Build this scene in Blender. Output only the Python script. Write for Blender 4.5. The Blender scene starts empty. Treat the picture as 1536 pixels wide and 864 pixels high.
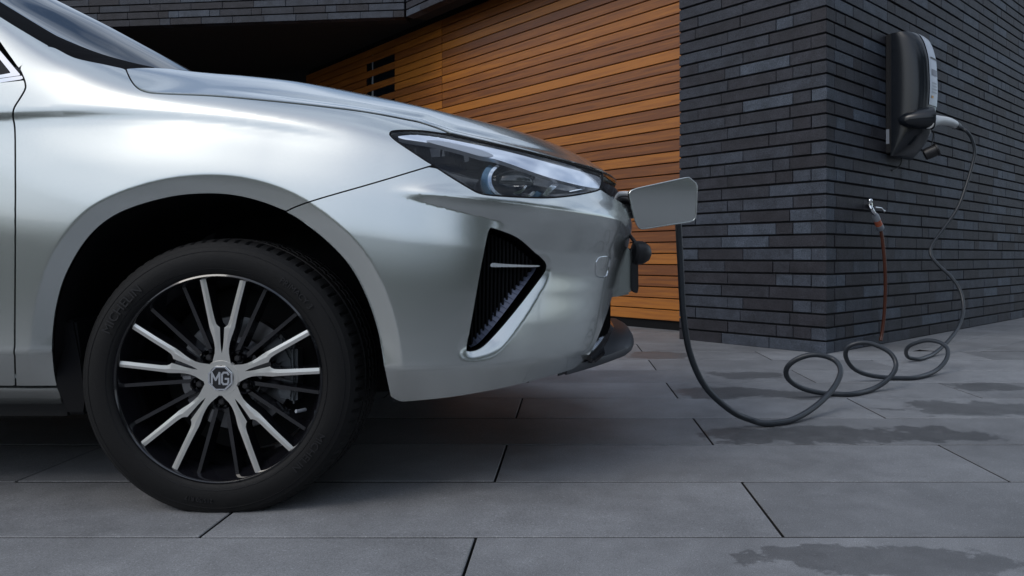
import bpy, bmesh, math, random
import numpy as np
from mathutils import Vector, Matrix
from mathutils.geometry import delaunay_2d_cdt
rnd = random.Random(7)
scene = bpy.context.scene
col = scene.collection
R = math.radians

# ------------------------------------------------------------------ camera, sky, sun, exposure
FPX, PX0, PY0, CH = 1110.0, 855.0, 385.0, 0.596        # focal length in photo pixels, principal point, eye height
cam = bpy.data.cameras.new('camera')
cam.sensor_width = 36.0
cam.lens = FPX / 1536 * 36.0
cam.shift_x = (768 - PX0) / 1536
cam.shift_y = (PY0 - 432) / 1536
cam.clip_start = 0.05
cam.clip_end = 3000
cam_o = bpy.data.objects.new('camera', cam)
col.objects.link(cam_o)
cam_o.location = (0, 0, CH)
cam_o.rotation_euler = (R(90), 0, 0)
scene.camera = cam_o

SUN_DIR = Vector((-0.62, -0.55, 0.80)).normalized()     # towards the sun
w = bpy.data.worlds.new('World')
scene.world = w
w.use_nodes = True
nt = w.node_tree
nt.nodes.clear()
wo = nt.nodes.new('ShaderNodeOutputWorld')
bg = nt.nodes.new('ShaderNodeBackground')
sky = nt.nodes.new('ShaderNodeTexSky')
sky.sky_type = 'NISHITA'
sky.sun_disc = False
sky.sun_elevation = math.asin(SUN_DIR.z)
sky.sun_rotation = math.atan2(SUN_DIR.x, SUN_DIR.y)
sky.air_density = 1.2
sky.dust_density = 2.0
sky.ozone_density = 2.0
bg.inputs['Strength'].default_value = 0.125
# broken cloud over the blue
tc = nt.nodes.new('ShaderNodeTexCoord')
mp = nt.nodes.new('ShaderNodeMapping')
mp.inputs['Scale'].default_value = (1.0, 1.6, 3.2)
mp.inputs['Rotation'].default_value = (0, 0, R(35))
mp.inputs['Location'].default_value = (0.7, 0.3, 0.9)
n1 = nt.nodes.new('ShaderNodeTexNoise')
n1.inputs['Scale'].default_value = 2.1
n1.inputs['Detail'].default_value = 6
n1.inputs['Roughness'].default_value = 0.55
n1.inputs['Distortion'].default_value = 0.4
rp = nt.nodes.new('ShaderNodeValToRGB')
rp.color_ramp.elements[0].position = 0.36
rp.color_ramp.elements[1].position = 0.62
mx = nt.nodes.new('ShaderNodeMixRGB')
mx.inputs['Color2'].default_value = (6.0, 6.8, 8.0, 1)
nt.links.new(tc.outputs['Generated'], mp.inputs['Vector'])
nt.links.new(mp.outputs['Vector'], n1.inputs['Vector'])
nt.links.new(n1.outputs['Fac'], rp.inputs['Fac'])
nt.links.new(rp.outputs['Color'], mx.inputs['Fac'])
nt.links.new(sky.outputs['Color'], mx.inputs['Color1'])
nt.links.new(mx.outputs['Color'], bg.inputs['Color'])
nt.links.new(bg.outputs['Background'], wo.inputs['Surface'])

sl = bpy.data.lights.new('sun', 'SUN')
sl.energy = 0.8
sl.angle = R(25)
sl.color = (1.0, 0.96, 0.90)
so = bpy.data.objects.new('sun', sl)
col.objects.link(so)
so.rotation_euler = (-SUN_DIR).to_track_quat('-Z', 'Y').to_euler()
so.location = (-6, -6, 9)

scene.view_settings.view_transform = 'Standard'
scene.view_settings.look = 'None'
scene.view_settings.exposure = 0.12
scene.view_settings.gamma = 1.0
scene.view_settings.use_curve_mapping = False
scene.render.engine = 'CYCLES'

# ------------------------------------------------------------------ helpers
def px3(px, py, Y):
    return np.array([(px - PX0) / FPX * Y, Y, CH + (PY0 - py) / FPX * Y])

def pxg(px, py, z=0.0):
    Y = (CH - z) * FPX / (py - PY0)
    return np.array([(px - PX0) / FPX * Y, Y, z])

def smooth(x, a, b):
    q = np.clip((x - a) / (b - a), 0, 1)
    return q * q * (3 - 2 * q)

def spl(xs, ys):
    """C1 monotone-ish Hermite interpolation of a table."""
    xs = np.array(xs, float); ys = np.array(ys, float)
    d = np.diff(ys) / np.diff(xs)
    m = np.zeros_like(xs)
    m[0] = d[0]; m[-1] = d[-1]
    for i in range(1, len(xs) - 1):
        m[i] = 0 if d[i-1] * d[i] <= 0 else 2 * d[i-1] * d[i] / (d[i-1] + d[i])
    def f(x):
        x = np.asarray(x, float)
        i = np.clip(np.searchsorted(xs, x) - 1, 0, len(xs) - 2)
        h = xs[i+1] - xs[i]
        q = np.clip((x - xs[i]) / h, 0, 1)
        return ((2*q**3 - 3*q**2 + 1) * ys[i] + (q**3 - 2*q**2 + q) * h * m[i]
                + (-2*q**3 + 3*q**2) * ys[i+1] + (q**3 - q**2) * h * m[i+1])
    return f

def resample(pts, step, closed=False):
    P = np.array(pts, float)
    if closed:
        P = np.vstack([P, P[:1]])
    s = np.concatenate([[0], np.cumsum(np.linalg.norm(np.diff(P, axis=0), axis=1))])
    n = max(2, int(round(s[-1] / step)) + 1)
    q = np.linspace(0, s[-1], n)
    out = np.stack([np.interp(q, s, P[:, k]) for k in range(P.shape[1])], axis=1)
    return out[:-1] if closed else out

def curve(pts, n=8, closed=False):
    """Catmull-Rom through the points."""
    P = [np.array(p, float) for p in pts]
    N = len(P); out = []
    rng = range(N) if closed else range(N - 1)
    for i in rng:
        p1, p2 = P[i], P[(i+1) % N]
        p0 = P[i-1] if (closed or i > 0) else 2*p1 - p2
        p3 = P[(i+2) % N] if (closed or i + 2 < N) else 2*p2 - p1
        for k in range(n):
            q = k / n
            out.append(0.5*((2*p1) + (-p0+p2)*q + (2*p0-5*p1+4*p2-p3)*q*q + (-p0+3*p1-3*p2+p3)*q**3))
    if not closed:
        out.append(P[-1])
    return np.array(out)

def offset_line(L, d):
    L = np.array(L, float)
    T = np.gradient(L, axis=0)
    T /= np.linalg.norm(T, axis=1)[:, None] + 1e-12
    return L + d * np.stack([-T[:, 1], T[:, 0]], axis=1)

def inside(poly, pts):
    x, y = pts[:, 0], pts[:, 1]
    c = np.zeros(len(pts), bool)
    j = len(poly) - 1
    for i in range(len(poly)):
        xi, yi = poly[i]; xj, yj = poly[j]
        if yi != yj:
            m = ((yi > y) != (yj > y)) & (x < (xj - xi) * (y - yi) / (yj - yi) + xi)
            c ^= m
        j = i
    return c

def dist_line(pts, L, closed=False):
    L = np.array(L, float)
    if closed:
        L = np.vstack([L, L[:1]])
    best = np.full(len(pts), 1e9)
    for i in range(len(L) - 1):
        a, b = L[i], L[i+1]
        ab = b - a
        q = np.clip(((pts - a) @ ab) / (ab @ ab + 1e-15), 0, 1)
        best = np.minimum(best, np.linalg.norm(pts - a - q[:, None] * ab, axis=1))
    return best

# ------------------------------------------------------------------ object helpers
def obj(name, me, mat, parent=None, smooth_angle=None):
    if isinstance(me, bmesh.types.BMesh):
        m = bpy.data.meshes.new(name)
        bmesh.ops.recalc_face_normals(me, faces=me.faces)
        me.to_mesh(m); me.free(); me = m
    if mat is not None:
        me.materials.clear()
        for x in (mat if isinstance(mat, (list, tuple)) else [mat]):
            me.materials.append(x)
    if smooth_angle is not None:
        me.polygons.foreach_set('use_smooth', [True] * len(me.polygons))
        me.set_sharp_from_angle(angle=R(smooth_angle))
    o = bpy.data.objects.new(name, me)
    col.objects.link(o)
    if parent is not None:
        o.parent = parent
        if parent.type == 'EMPTY':
            o.location = -parent.location
    return o

def mesh_from(name, V, F):
    me = bpy.data.meshes.new(name)
    me.from_pydata([tuple(v) for v in V], [], [tuple(f) for f in F])
    me.update()
    return me

def thing(name, label, cat, loc=(0, 0, 0), group=None):
    o = bpy.data.objects.new(name, None)
    o.empty_display_size = 0.1
    col.objects.link(o)
    o.location = loc
    o['label'] = label; o['category'] = cat
    if group: o['group'] = group
    return o

def tag(o, label, cat, group=None):
    o['label'] = label; o['category'] = cat
    if group: o['group'] = group
    return o

def add_box(bm, c, s, rot=None):
    M = Matrix.Translation(Vector(c)) @ (rot.to_4x4() if rot else Matrix.Identity(4)) @ Matrix.Diagonal((s[0], s[1], s[2], 1))
    return bmesh.ops.create_cube(bm, size=1.0, matrix=M)['verts']

def add_prism(bm, pts, y0, y1):
    """polygon of (x,z) extruded along y"""
    a = [bm.verts.new((p[0], y0, p[1])) for p in pts]
    b = [bm.verts.new((p[0], y1, p[1])) for p in pts]
    bm.faces.new(a); bm.faces.new(b[::-1])
    n = len(pts)
    for i in range(n):
        bm.faces.new((a[i], b[i], b[(i+1) % n], a[(i+1) % n]))

def add_prism3(bm, pts, vec):
    a = [bm.verts.new(tuple(p)) for p in pts]
    b = [bm.verts.new(tuple(np.array(p) + np.array(vec))) for p in pts]
    bm.faces.new(a); bm.faces.new(b[::-1])
    n = len(pts)
    for i in range(n):
        bm.faces.new((a[i], b[i], b[(i+1) % n], a[(i+1) % n]))

def add_tube(bm, P, rad, seg=12, cap=True):
    P = [Vector(p) for p in P]
    n = len(P)
    rads = rad if hasattr(rad, '__len__') else [rad] * n
    t0 = (P[1] - P[0]).normalized()
    up = Vector((0, 0, 1)) if abs(t0.z) < 0.9 else Vector((1, 0, 0))
    nrm = (up - t0 * up.dot(t0)).normalized()
    rings = []
    for i in range(n):
        t = (P[min(i+1, n-1)] - P[max(i-1, 0)]).normalized()
        nrm = (nrm - t * nrm.dot(t)).normalized()
        b = t.cross(nrm)
        rings.append([bm.verts.new(P[i] + (nrm * math.cos(2*math.pi*k/seg) + b * math.sin(2*math.pi*k/seg)) * rads[i]) for k in range(seg)])
    for i in range(n - 1):
        for k in range(seg):
            bm.faces.new((rings[i][k], rings[i][(k+1) % seg], rings[i+1][(k+1) % seg], rings[i+1][k]))
    if cap:
        bm.faces.new(rings[0][::-1]); bm.faces.new(rings[-1])

def add_lathe(bm, prof, centre, axis, seg=48, close=False):
    """prof: list of (radius, distance along axis)"""
    ax = Vector(axis).normalized()
    up = Vector((0, 0, 1)) if abs(ax.z) < 0.9 else Vector((1, 0, 0))
    u = (up - ax * up.dot(ax)).normalized(); v = ax.cross(u)
    c = Vector(centre)
    rings = []
    for r, h in prof:
        if r < 1e-6:
            rings.append([bm.verts.new(c + ax * h)])
        else:
            rings.append([bm.verts.new(c + ax * h + (u * math.cos(2*math.pi*k/seg) + v * math.sin(2*math.pi*k/seg)) * r) for k in range(seg)])
    m = len(rings)
    for i in range(m if close else m - 1):
        a, b = rings[i], rings[(i+1) % m]
        for k in range(seg):
            k2 = (k+1) % seg
            if len(a) == 1 and len(b) == 1: continue
            if len(a) == 1: bm.faces.new((a[0], b[k2], b[k]))
            elif len(b) == 1: bm.faces.new((a[k], a[k2], b[0]))
            else: bm.faces.new((a[k], a[k2], b[k2], b[k]))

def text_mesh(s, size, depth=0.0):
    c = bpy.data.curves.new('lettering', 'FONT')
    c.body = s; c.size = size; c.extrude = depth; c.align_x = 'CENTER'; c.align_y = 'CENTER'
    c.resolution_u = 3
    o = bpy.data.objects.new('lettering', c)
    col.objects.link(o)
    dg = bpy.context.evaluated_depsgraph_get()
    me = bpy.data.meshes.new_from_object(o.evaluated_get(dg))
    bpy.data.objects.remove(o)
    V = np.array([v.co[:] for v in me.vertices]); F = [tuple(p.vertices) for p in me.polygons]
    return V, F

# ------------------------------------------------------------------ materials
def mat(name):
    m = bpy.data.materials.new(name)
    m.use_nodes = True
    N = m.node_tree.nodes; L = m.node_tree.links
    return m, N, L, N['Principled BSDF']

def simple(name, colr, rough=0.5, metal=0.0, spec=0.5, coat=0.0, noise=0.0, bump=0.0, bscale=60):
    m, N, L, b = mat(name)
    b.inputs['Base Color'].default_value = (*colr, 1)
    b.inputs['Roughness'].default_value = rough
    b.inputs['Metallic'].default_value = metal
    b.inputs['Specular IOR Level'].default_value = spec
    b.inputs['Coat Weight'].default_value = coat
    b.inputs['Coat Roughness'].default_value = 0.03
    if noise or bump:
        g = N.new('ShaderNodeNewGeometry')
        n = N.new('ShaderNodeTexNoise')
        n.inputs['Scale'].default_value = bscale; n.inputs['Detail'].default_value = 5
        L.new(g.outputs['Position'], n.inputs['Vector'])
        if noise:
            mr = N.new('ShaderNodeMapRange')
            mr.inputs['To Min'].default_value = max(0.02, rough - noise); mr.inputs['To Max'].default_value = min(1, rough + noise)
            L.new(n.outputs['Fac'], mr.inputs['Value']); L.new(mr.outputs['Result'], b.inputs['Roughness'])
        if bump:
            bp = N.new('ShaderNodeBump')
            bp.inputs['Strength'].default_value = bump; bp.inputs['Distance'].default_value = 0.002
            L.new(n.outputs['Fac'], bp.inputs['Height']); L.new(bp.outputs['Normal'], b.inputs['Normal'])
    return m

# silver metallic paint: flake normals under a clear coat
PAINT, N, L, b = mat('silver_paint')
b.inputs['Metallic'].default_value = 0.93
b.inputs['Roughness'].default_value = 0.26
b.inputs['Coat Weight'].default_value = 1.0
b.inputs['Coat Roughness'].default_value = 0.06
g = N.new('ShaderNodeNewGeometry')
vo = N.new('ShaderNodeTexVoronoi'); vo.inputs['Scale'].default_value = 900
L.new(g.outputs['Position'], vo.inputs['Vector'])
mr = N.new('ShaderNodeMixRGB'); mr.inputs['Color1'].default_value = (0.58, 0.61, 0.592, 1); mr.inputs['Color2'].default_value = (0.62, 0.645, 0.63, 1)
sep = N.new('ShaderNodeSeparateColor')
L.new(vo.outputs['Color'], sep.inputs['Color']); L.new(sep.outputs[0], mr.inputs['Fac']); L.new(mr.outputs['Color'], b.inputs['Base Color'])

BLACK = simple('black_plastic', (0.012, 0.012, 0.014), 0.45, noise=0.1, bump=0.15, bscale=300)
BLACKT = simple('black_trim_matt', (0.004, 0.004, 0.005), 0.75, spec=0.2)
GLOSSB = simple('gloss_black', (0.006, 0.006, 0.008), 0.08, coat=0.5)
GREYP = simple('grey_plastic', (0.040, 0.043, 0.050), 0.40, noise=0.08, bump=0.1, bscale=400)
RUBBER = simple('tyre_rubber', (0.0055, 0.0055, 0.006), 0.65, spec=0.28, noise=0.12, bump=0.2, bscale=220)
RUBL = simple('tyre_lettering', (0.016, 0.016, 0.018), 0.5, spec=0.4)
CHROME = simple('chrome', (0.75, 0.77, 0.8), 0.09, 1.0)
STEEL = simple('brake_steel', (0.32, 0.32, 0.33), 0.35, 1.0, noise=0.1, bscale=90)
CALIPER = simple('cast_caliper', (0.16, 0.17, 0.18), 0.45, 0.6, noise=0.1, bump=0.4, bscale=80)
ALLOYB = simple('alloy_gloss_black', (0.007, 0.007, 0.009), 0.12, coat=0.6)
SEAL = simple('dark_seal', (0.004, 0.004, 0.005), 0.9, spec=0.03)
GLASSD = simple('tinted_glass', (0.004, 0.006, 0.010), 0.01, spec=0.3)
UNDER = simple('underbody', (0.008, 0.008, 0.008), 0.9)
WHITEP = simple('white_plastic', (0.55, 0.57, 0.58), 0.35, noise=0.1)
CABLE = simple('cable_rubber', (0.022, 0.027, 0.034), 0.40, noise=0.08, bscale=40)
CHARG = simple('charger_shell', (0.010, 0.013, 0.018), 0.22, noise=0.05, bump=0.05, bscale=500)
SILVP = simple('silver_panel', (0.36, 0.39, 0.44), 0.3, 0.3)
HOSE = simple('hose_rubber', (0.085, 0.026, 0.014), 0.38)
HOSEO = simple('orange_plastic', (0.42, 0.10, 0.045), 0.4)
HOSEG = simple('grey_connector', (0.22, 0.24, 0.27), 0.35)
DARKW = simple('shaded_carport_wall', (0.016, 0.015, 0.015), 0.85, noise=0.05, bump=0.2, bscale=30)  # near-black base puts the carport's deep shade into the wall colour
MORT = simple('dark_mortar', (0.012, 0.012, 0.014), 0.95, bump=0.5, bscale=90)
JOINT = simple('joint_grit', (0.007, 0.007, 0.007), 0.95, bump=0.6, bscale=120)

# machined alloy: fine radial turning marks
ALLOY, N, L, b = mat('machined_alloy')
b.inputs['Base Color'].default_value = (0.82, 0.81, 0.77, 1); b.inputs['Metallic'].default_value = 0.85
b.inputs['Roughness'].default_value = 0.36
b.inputs['Anisotropic'].default_value = 0.6

# clear lens: fresnel reflection over a clear body
LENS, N, L, b = mat('clear_lens')
N.remove(b)
tr = N.new('ShaderNodeBsdfTransparent'); tr.inputs['Color'].default_value = (0.96, 0.97, 0.98, 1)
gl = N.new('ShaderNodeBsdfGlossy'); gl.inputs['Roughness'].default_value = 0.01
gl.inputs['Color'].default_value = (0.95, 0.97, 1, 1)
fr = N.new('ShaderNodeFresnel'); fr.inputs['IOR'].default_value = 1.38
ms = N.new('ShaderNodeMixShader')
gb = N.new('ShaderNodeNewGeometry'); inv = N.new('ShaderNodeMath'); inv.operation = 'SUBTRACT'; inv.inputs[0].default_value = 1.0
L.new(gb.outputs['Backfacing'], inv.inputs[1])
mf = N.new('ShaderNodeMath'); mf.operation = 'MULTIPLY'; L.new(fr.outputs[0], mf.inputs[0]); L.new(inv.outputs[0], mf.inputs[1])
L.new(mf.outputs[0], ms.inputs[0]); L.new(tr.outputs[0], ms.inputs[1]); L.new(gl.outputs[0], ms.inputs[2])
L.new(ms.outputs[0], N['Material Output'].inputs['Surface'])

def brick_mat(name, island):
    m, N, L, b = mat(name)
    if island:
        g0 = N.new('ShaderNodeNewGeometry'); rv = g0.outputs['Random Per Island']
    else:
        oi = N.new('ShaderNodeObjectInfo'); rv = oi.outputs['Random']
    cr = N.new('ShaderNodeValToRGB')
    e = cr.color_ramp.elements
    e[0].position = 0; e[0].color = (0.021, 0.020, 0.025, 1)
    e[1].position = 1; e[1].color = (0.060, 0.074, 0.097, 1)
    for p, c in ((0.3, (0.026, 0.026, 0.033, 1)), (0.6, (0.032, 0.036, 0.047, 1)), (0.9, (0.046, 0.054, 0.071, 1))):
        k = e.new(p); k.color = c
    L.new(rv, cr.inputs['Fac'])
    g = N.new('ShaderNodeNewGeometry')
    n = N.new('ShaderNodeTexNoise'); n.inputs['Scale'].default_value = 9; n.inputs['Detail'].default_value = 8; n.inputs['Roughness'].default_value = 0.65
    n2 = N.new('ShaderNodeTexNoise'); n2.inputs['Scale'].default_value = 170; n2.inputs['Detail'].default_value = 3
    L.new(g.outputs['Position'], n.inputs['Vector']); L.new(g.outputs['Position'], n2.inputs['Vector'])
    mrr = N.new('ShaderNodeMapRange'); mrr.inputs['From Min'].default_value = 0.3; mrr.inputs['From Max'].default_value = 0.7
    mrr.inputs['To Min'].default_value = 0.62; mrr.inputs['To Max'].default_value = 1.38
    L.new(n.outputs['Fac'], mrr.inputs['Value'])
    mr2 = N.new('ShaderNodeMapRange'); mr2.inputs['From Min'].default_value = 0.35; mr2.inputs['From Max'].default_value = 0.65
    mr2.inputs['To Min'].default_value = 0.62; mr2.inputs['To Max'].default_value = 1.4
    L.new(n2.outputs['Fac'], mr2.inputs['Value'])
    mu = N.new('ShaderNodeMath'); mu.operation = 'MULTIPLY'
    L.new(mrr.outputs['Result'], mu.inputs[0]); L.new(mr2.outputs['Result'], mu.inputs[1])
    mc = N.new('ShaderNodeMixRGB'); mc.blend_type = 'MULTIPLY'; mc.inputs['Fac'].default_value = 1
    L.new(cr.outputs['Color'], mc.inputs['Color1']); L.new(mu.outputs[0], mc.inputs['Color2'])
    L.new(mc.outputs['Color'], b.inputs['Base Color'])
    b.inputs['Roughness'].default_value = 0.6
    b.inputs['Specular IOR Level'].default_value = 0.3
    ad = N.new('ShaderNodeMath'); ad.operation = 'ADD'
    L.new(n.outputs['Fac'], ad.inputs[0]); L.new(n2.outputs['Fac'], ad.inputs[1])
    bp = N.new('ShaderNodeBump'); bp.inputs['Strength'].default_value = 0.6; bp.inputs['Distance'].default_value = 0.005
    L.new(ad.outputs[0], bp.inputs['Height']); L.new(bp.outputs['Normal'], b.inputs['Normal'])
    return m
BRICK = brick_mat('slate_brick', False)
BRICKS = brick_mat('slate_brick_mass', True)

# stained timber board
WOOD, N, L, b = mat('stained_timber')
oi = N.new('ShaderNodeObjectInfo')
cr = N.new('ShaderNodeValToRGB')
e = cr.color_ramp.elements
e[0].position = 0; e[0].color = (0.165, 0.050, 0.009, 1)
e[1].position = 1; e[1].color = (0.40, 0.138, 0.014, 1)
k = e.new(0.5); k.color = (0.275, 0.089, 0.0115, 1)
tcw = N.new('ShaderNodeTexCoord')
mpw = N.new('ShaderNodeMapping'); mpw.inputs['Scale'].default_value = (1.3, 20, 26)
L.new(tcw.outputs['Object'], mpw.inputs['Vector'])
vm = N.new('ShaderNodeVectorMath'); vm.operation = 'ADD'
sc = N.new('ShaderNodeVectorMath'); sc.operation = 'SCALE'; sc.inputs[0].default_value = (37, 11, 23)
L.new(oi.outputs['Random'], sc.inputs['Scale'])
L.new(mpw.outputs['Vector'], vm.inputs[0]); L.new(sc.outputs['Vector'], vm.inputs[1])
nw = N.new('ShaderNodeTexNoise'); nw.inputs['Scale'].default_value = 1.6; nw.inputs['Detail'].default_value = 7; nw.inputs['Roughness'].default_value = 0.6; nw.inputs['Distortion'].default_value = 0.5
L.new(vm.outputs['Vector'], nw.inputs['Vector'])
ma = N.new('ShaderNodeMath'); ma.operation = 'MULTIPLY_ADD'; ma.inputs[1].default_value = 2.1; ma.inputs[2].default_value = -1.05
L.new(nw.outputs['Fac'], ma.inputs[0])
mb = N.new('ShaderNodeMath'); mb.operation = 'ADD'; mb.use_clamp = True
L.new(ma.outputs[0], mb.inputs[0]); L.new(oi.outputs['Random'], mb.inputs[1])
L.new(mb.outputs[0], cr.inputs['Fac']); L.new(cr.outputs['Color'], b.inputs['Base Color'])
b.inputs['Roughness'].default_value = 0.42
bp = N.new('ShaderNodeBump'); bp.inputs['Strength'].default_value = 0.15; bp.inputs['Distance'].default_value = 0.002
L.new(nw.outputs['Fac'], bp.inputs['Height']); L.new(bp.outputs['Normal'], b.inputs['Normal'])

# paving: flamed grey stone, damp stains with a shape of their own
def paver_mat():
    m, N, L, b = mat('grey_paving')
    oi = N.new('ShaderNodeObjectInfo')
    g = N.new('ShaderNodeNewGeometry')
    def noise(scale, detail=5, rough=0.6, dist=0.0):
        n = N.new('ShaderNodeTexNoise'); n.inputs['Scale'].default_value = scale; n.inputs['Detail'].default_value = detail
        n.inputs['Roughness'].default_value = rough; n.inputs['Distortion'].default_value = dist
        L.new(g.outputs['Position'], n.inputs['Vector']); return n.outputs['Fac']
    def rng(s, a, bb, c, d):
        r = N.new('ShaderNodeMapRange'); r.inputs['From Min'].default_value = a; r.inputs['From Max'].default_value = bb
        r.inputs['To Min'].default_value = c; r.inputs['To Max'].default_value = d; L.new(s, r.inputs['Value']); return r.outputs['Result']
    def mth(op, a, bb):
        x = N.new('ShaderNodeMath'); x.operation = op
        for i, s in enumerate((a, bb)):
            if isinstance(s, (int, float)): x.inputs[i].default_value = s
            else: L.new(s, x.inputs[i])
        return x.outputs[0]
    fine = noise(420, 3, 0.7); speck = noise(150, 2, 0.5); big = noise(2.3, 6, 0.6); mid = noise(14, 6, 0.65)
    v = mth('MULTIPLY', rng(oi.outputs['Random'], 0, 1, 0.80, 1.14), rng(big, 0.3, 0.7, 0.74, 1.2))
    v = mth('MULTIPLY', v, rng(fine, 0.35, 0.65, 0.68, 1.32))
    v = mth('MULTIPLY', v, rng(mid, 0.3, 0.7, 0.90, 1.10))
    v = mth('ADD', v, rng(speck, 0.64, 0.72, 0.0, 0.5))
    sepx = N.new('ShaderNodeSeparateXYZ'); L.new(g.outputs['Position'], sepx.inputs[0])
    edge = mth('ADD', mth('MULTIPLY', noise(3.2, 4, 0.6, 0.3), 0.55), mth('MULTIPLY', noise(13, 10, 0.75, 0.2), 0.45))
    wet = None
    for cx, cy, rx, ry in STAINS:
        dx = mth('MULTIPLY', mth('SUBTRACT', sepx.outputs[0], cx), 1.0 / rx)
        dy = mth('MULTIPLY', mth('SUBTRACT', sepx.outputs[1], cy), 1.0 / ry)
        d = mth('ADD', mth('MULTIPLY', dx, dx), mth('MULTIPLY', dy, dy))
        wet = d if wet is None else mth('MINIMUM', wet, d)
    wet = mth('ADD', wet, rng(edge, 0.30, 0.70, -1.5, 1.5))
    wet = rng(wet, 0.84, 1.00, 1.0, 0.0)
    v = mth('MULTIPLY', v, rng(wet, 0, 1, 1.0, 0.60))
    cm = N.new('ShaderNodeMixRGB'); cm.blend_type = 'MULTIPLY'; cm.inputs['Fac'].default_value = 1
    cm.inputs['Color1'].default_value = (0.205, 0.209, 0.218, 1)
    L.new(v, cm.inputs['Color2']); L.new(cm.outputs['Color'], b.inputs['Base Color'])
    b.inputs['Specular IOR Level'].default_value = 0.35
    rr = mth('ADD', rng(wet, 0, 1, 0.60, 0.42), rng(mid, 0.3, 0.7, -0.07, 0.07))
    L.new(rr, b.inputs['Roughness'])
    bp = N.new('ShaderNodeBump'); bp.inputs['Strength'].default_value = 0.5; bp.inputs['Distance'].default_value = 0.0015
    L.new(mth('ADD', fine, mid), bp.inputs['Height']); L.new(bp.outputs['Normal'], b.inputs['Normal'])
    return m
STAINS = []
for px, py, wpx, hpx in ((1370, 842, 230, 26), (1270, 652, 190, 13), (1150, 650, 80, 10), (1470, 612, 140, 11), (1090, 589, 75, 8),
                         (1190, 592, 60, 6), (1470, 580, 60, 6), (1000, 533, 60, 5), (1110, 562, 60, 6), (1400, 655, 120, 9)):
    a = pxg(px, py); bq = pxg(px + wpx, py); cq = pxg(px, py - hpx)
    STAINS.append((a[0], a[1], bq[0] - a[0], (cq[1] - a[1])))
PAVER = paver_mat()

# ------------------------------------------------------------------ ground and paving
ASPH = simple('asphalt', (0.055, 0.056, 0.058), 0.8, bump=0.6, bscale=150)
bm = bmesh.new()
for q in ((-400, -400), (400, -400), (400, 400), (-400, 400)): bm.verts.new((q[0], q[1], -0.030))
bm.faces.new(bm.verts[:] if False else list(bm.verts))
ground = obj('ground', bm, ASPH); ground['kind'] = 'structure'
bm = bmesh.new()
for q in ((-5.4, -2.4), (7.0, -2.4), (7.0, 10.2), (-5.4, 10.2)): bm.verts.new((q[0], q[1], -0.024))
bm.faces.new(list(bm.verts))
paving = obj('paving', bm, JOINT); paving['kind'] = 'structure'

def slab_mesh(poly, th=0.023, bev=0.0018):
    """flat slab with an eased arris, top at z=0; poly is counter-clockwise"""
    P = np.array(poly, float); n = len(P)
    c = P.mean(axis=0)
    T = np.roll(P, -1, axis=0) - P
    T /= np.linalg.norm(T, axis=1)[:, None]
    Nn = np.stack([-T[:, 1], T[:, 0]], axis=1)
    Q = []
    for i in range(n):
        a, b2 = Nn[i-1], Nn[i]
        m = a + b2; m = m / (m @ m) * 2
        Q.append(P[i] + m * bev)
    V = [(p[0], p[1], 0.0) for p in Q] + [(p[0], p[1], -bev) for p in P] + [(p[0], p[1], -th) for p in P]
    F = [tuple(range(n))]
    for i in range(n):
        j = (i+1) % n
        F.append((i, n+i, n+j, j)); F.append((n+i, 2*n+i, 2*n+j, n+j))
    me = mesh_from('paver', V, F)
    me.materials.append(PAVER); me.materials.append(JOINT)
    for p in me.polygons:
        if p.index > 0 and p.index % 2 == 0: p.material_index = 1
    return me

def clip_half(poly, a, nrm):
    out = []
    for i in range(len(poly)):
        p, q = np.array(poly[i]), np.array(poly[(i+1) % len(poly)])
        dp, dq = (p - a) @ nrm, (q - a) @ nrm
        if dp >= 0: out.append(p)
        if dp * dq < 0: out.append(p + (q - p) * dp / (dp - dq))
    return out

ROW, Y0ROW = 0.386, 1.575
ODD = [-4.63, -3.35, -2.07, -0.79, 0.455, 1.74, 3.02, 4.30, 5.58]
EVEN = [-5.3, -4.02, -2.75, -1.47, -0.20, 1.167, 2.45, 3.73, 5.0, 6.3]
cache = {}
for r in range(-10, 14):
    ya = Y0ROW + r * ROW
    joints = ODD if r % 2 == 0 else EVEN
    for xa, xb in zip(joints[:-1], joints[1:]):
        if ya > 4.6:
            if xa > 1.5: continue
            xb = min(xb, 1.74)
        key = (round(xa, 3), round(xb, 3), )
        Lx = xb - xa - 0.006
        if (round(Lx, 4)) not in cache:
            hx, hy = Lx / 2, (ROW - 0.0075) / 2
            cache[round(Lx, 4)] = slab_mesh([(-hx, -hy), (hx, -hy), (hx, hy), (-hx, hy)])
        o = bpy.data.objects.new('paver', cache[round(Lx, 4)])
        col.objects.link(o)
        o.parent = paving
        o.location = ((xa + xb) / 2, ya + ROW / 2, rnd.uniform(-0.0012, 0.0006))
        o.rotation_euler = (rnd.uniform(-1, 1) * 0.0012, rnd.uniform(-1, 1) * 0.0006, rnd.uniform(-1, 1) * 0.0009)

# building directions in plan (measured from the brick courses' vanishing points)
ANG = math.atan2(0.689, 0.725)
E2 = np.array([math.cos(ANG), math.sin(ANG)])            # along the charger wall
D2 = np.array([-math.sin(ANG), math.cos(ANG)])           # along the garage side, going back-left
NR = np.array([math.sin(ANG), -math.cos(ANG)])           # out of the charger wall
NL = np.array([-math.cos(ANG), -math.sin(ANG)])          # out of the garage side
K0 = np.array([1.571, 4.53])                             # foot of the brick corner

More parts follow.
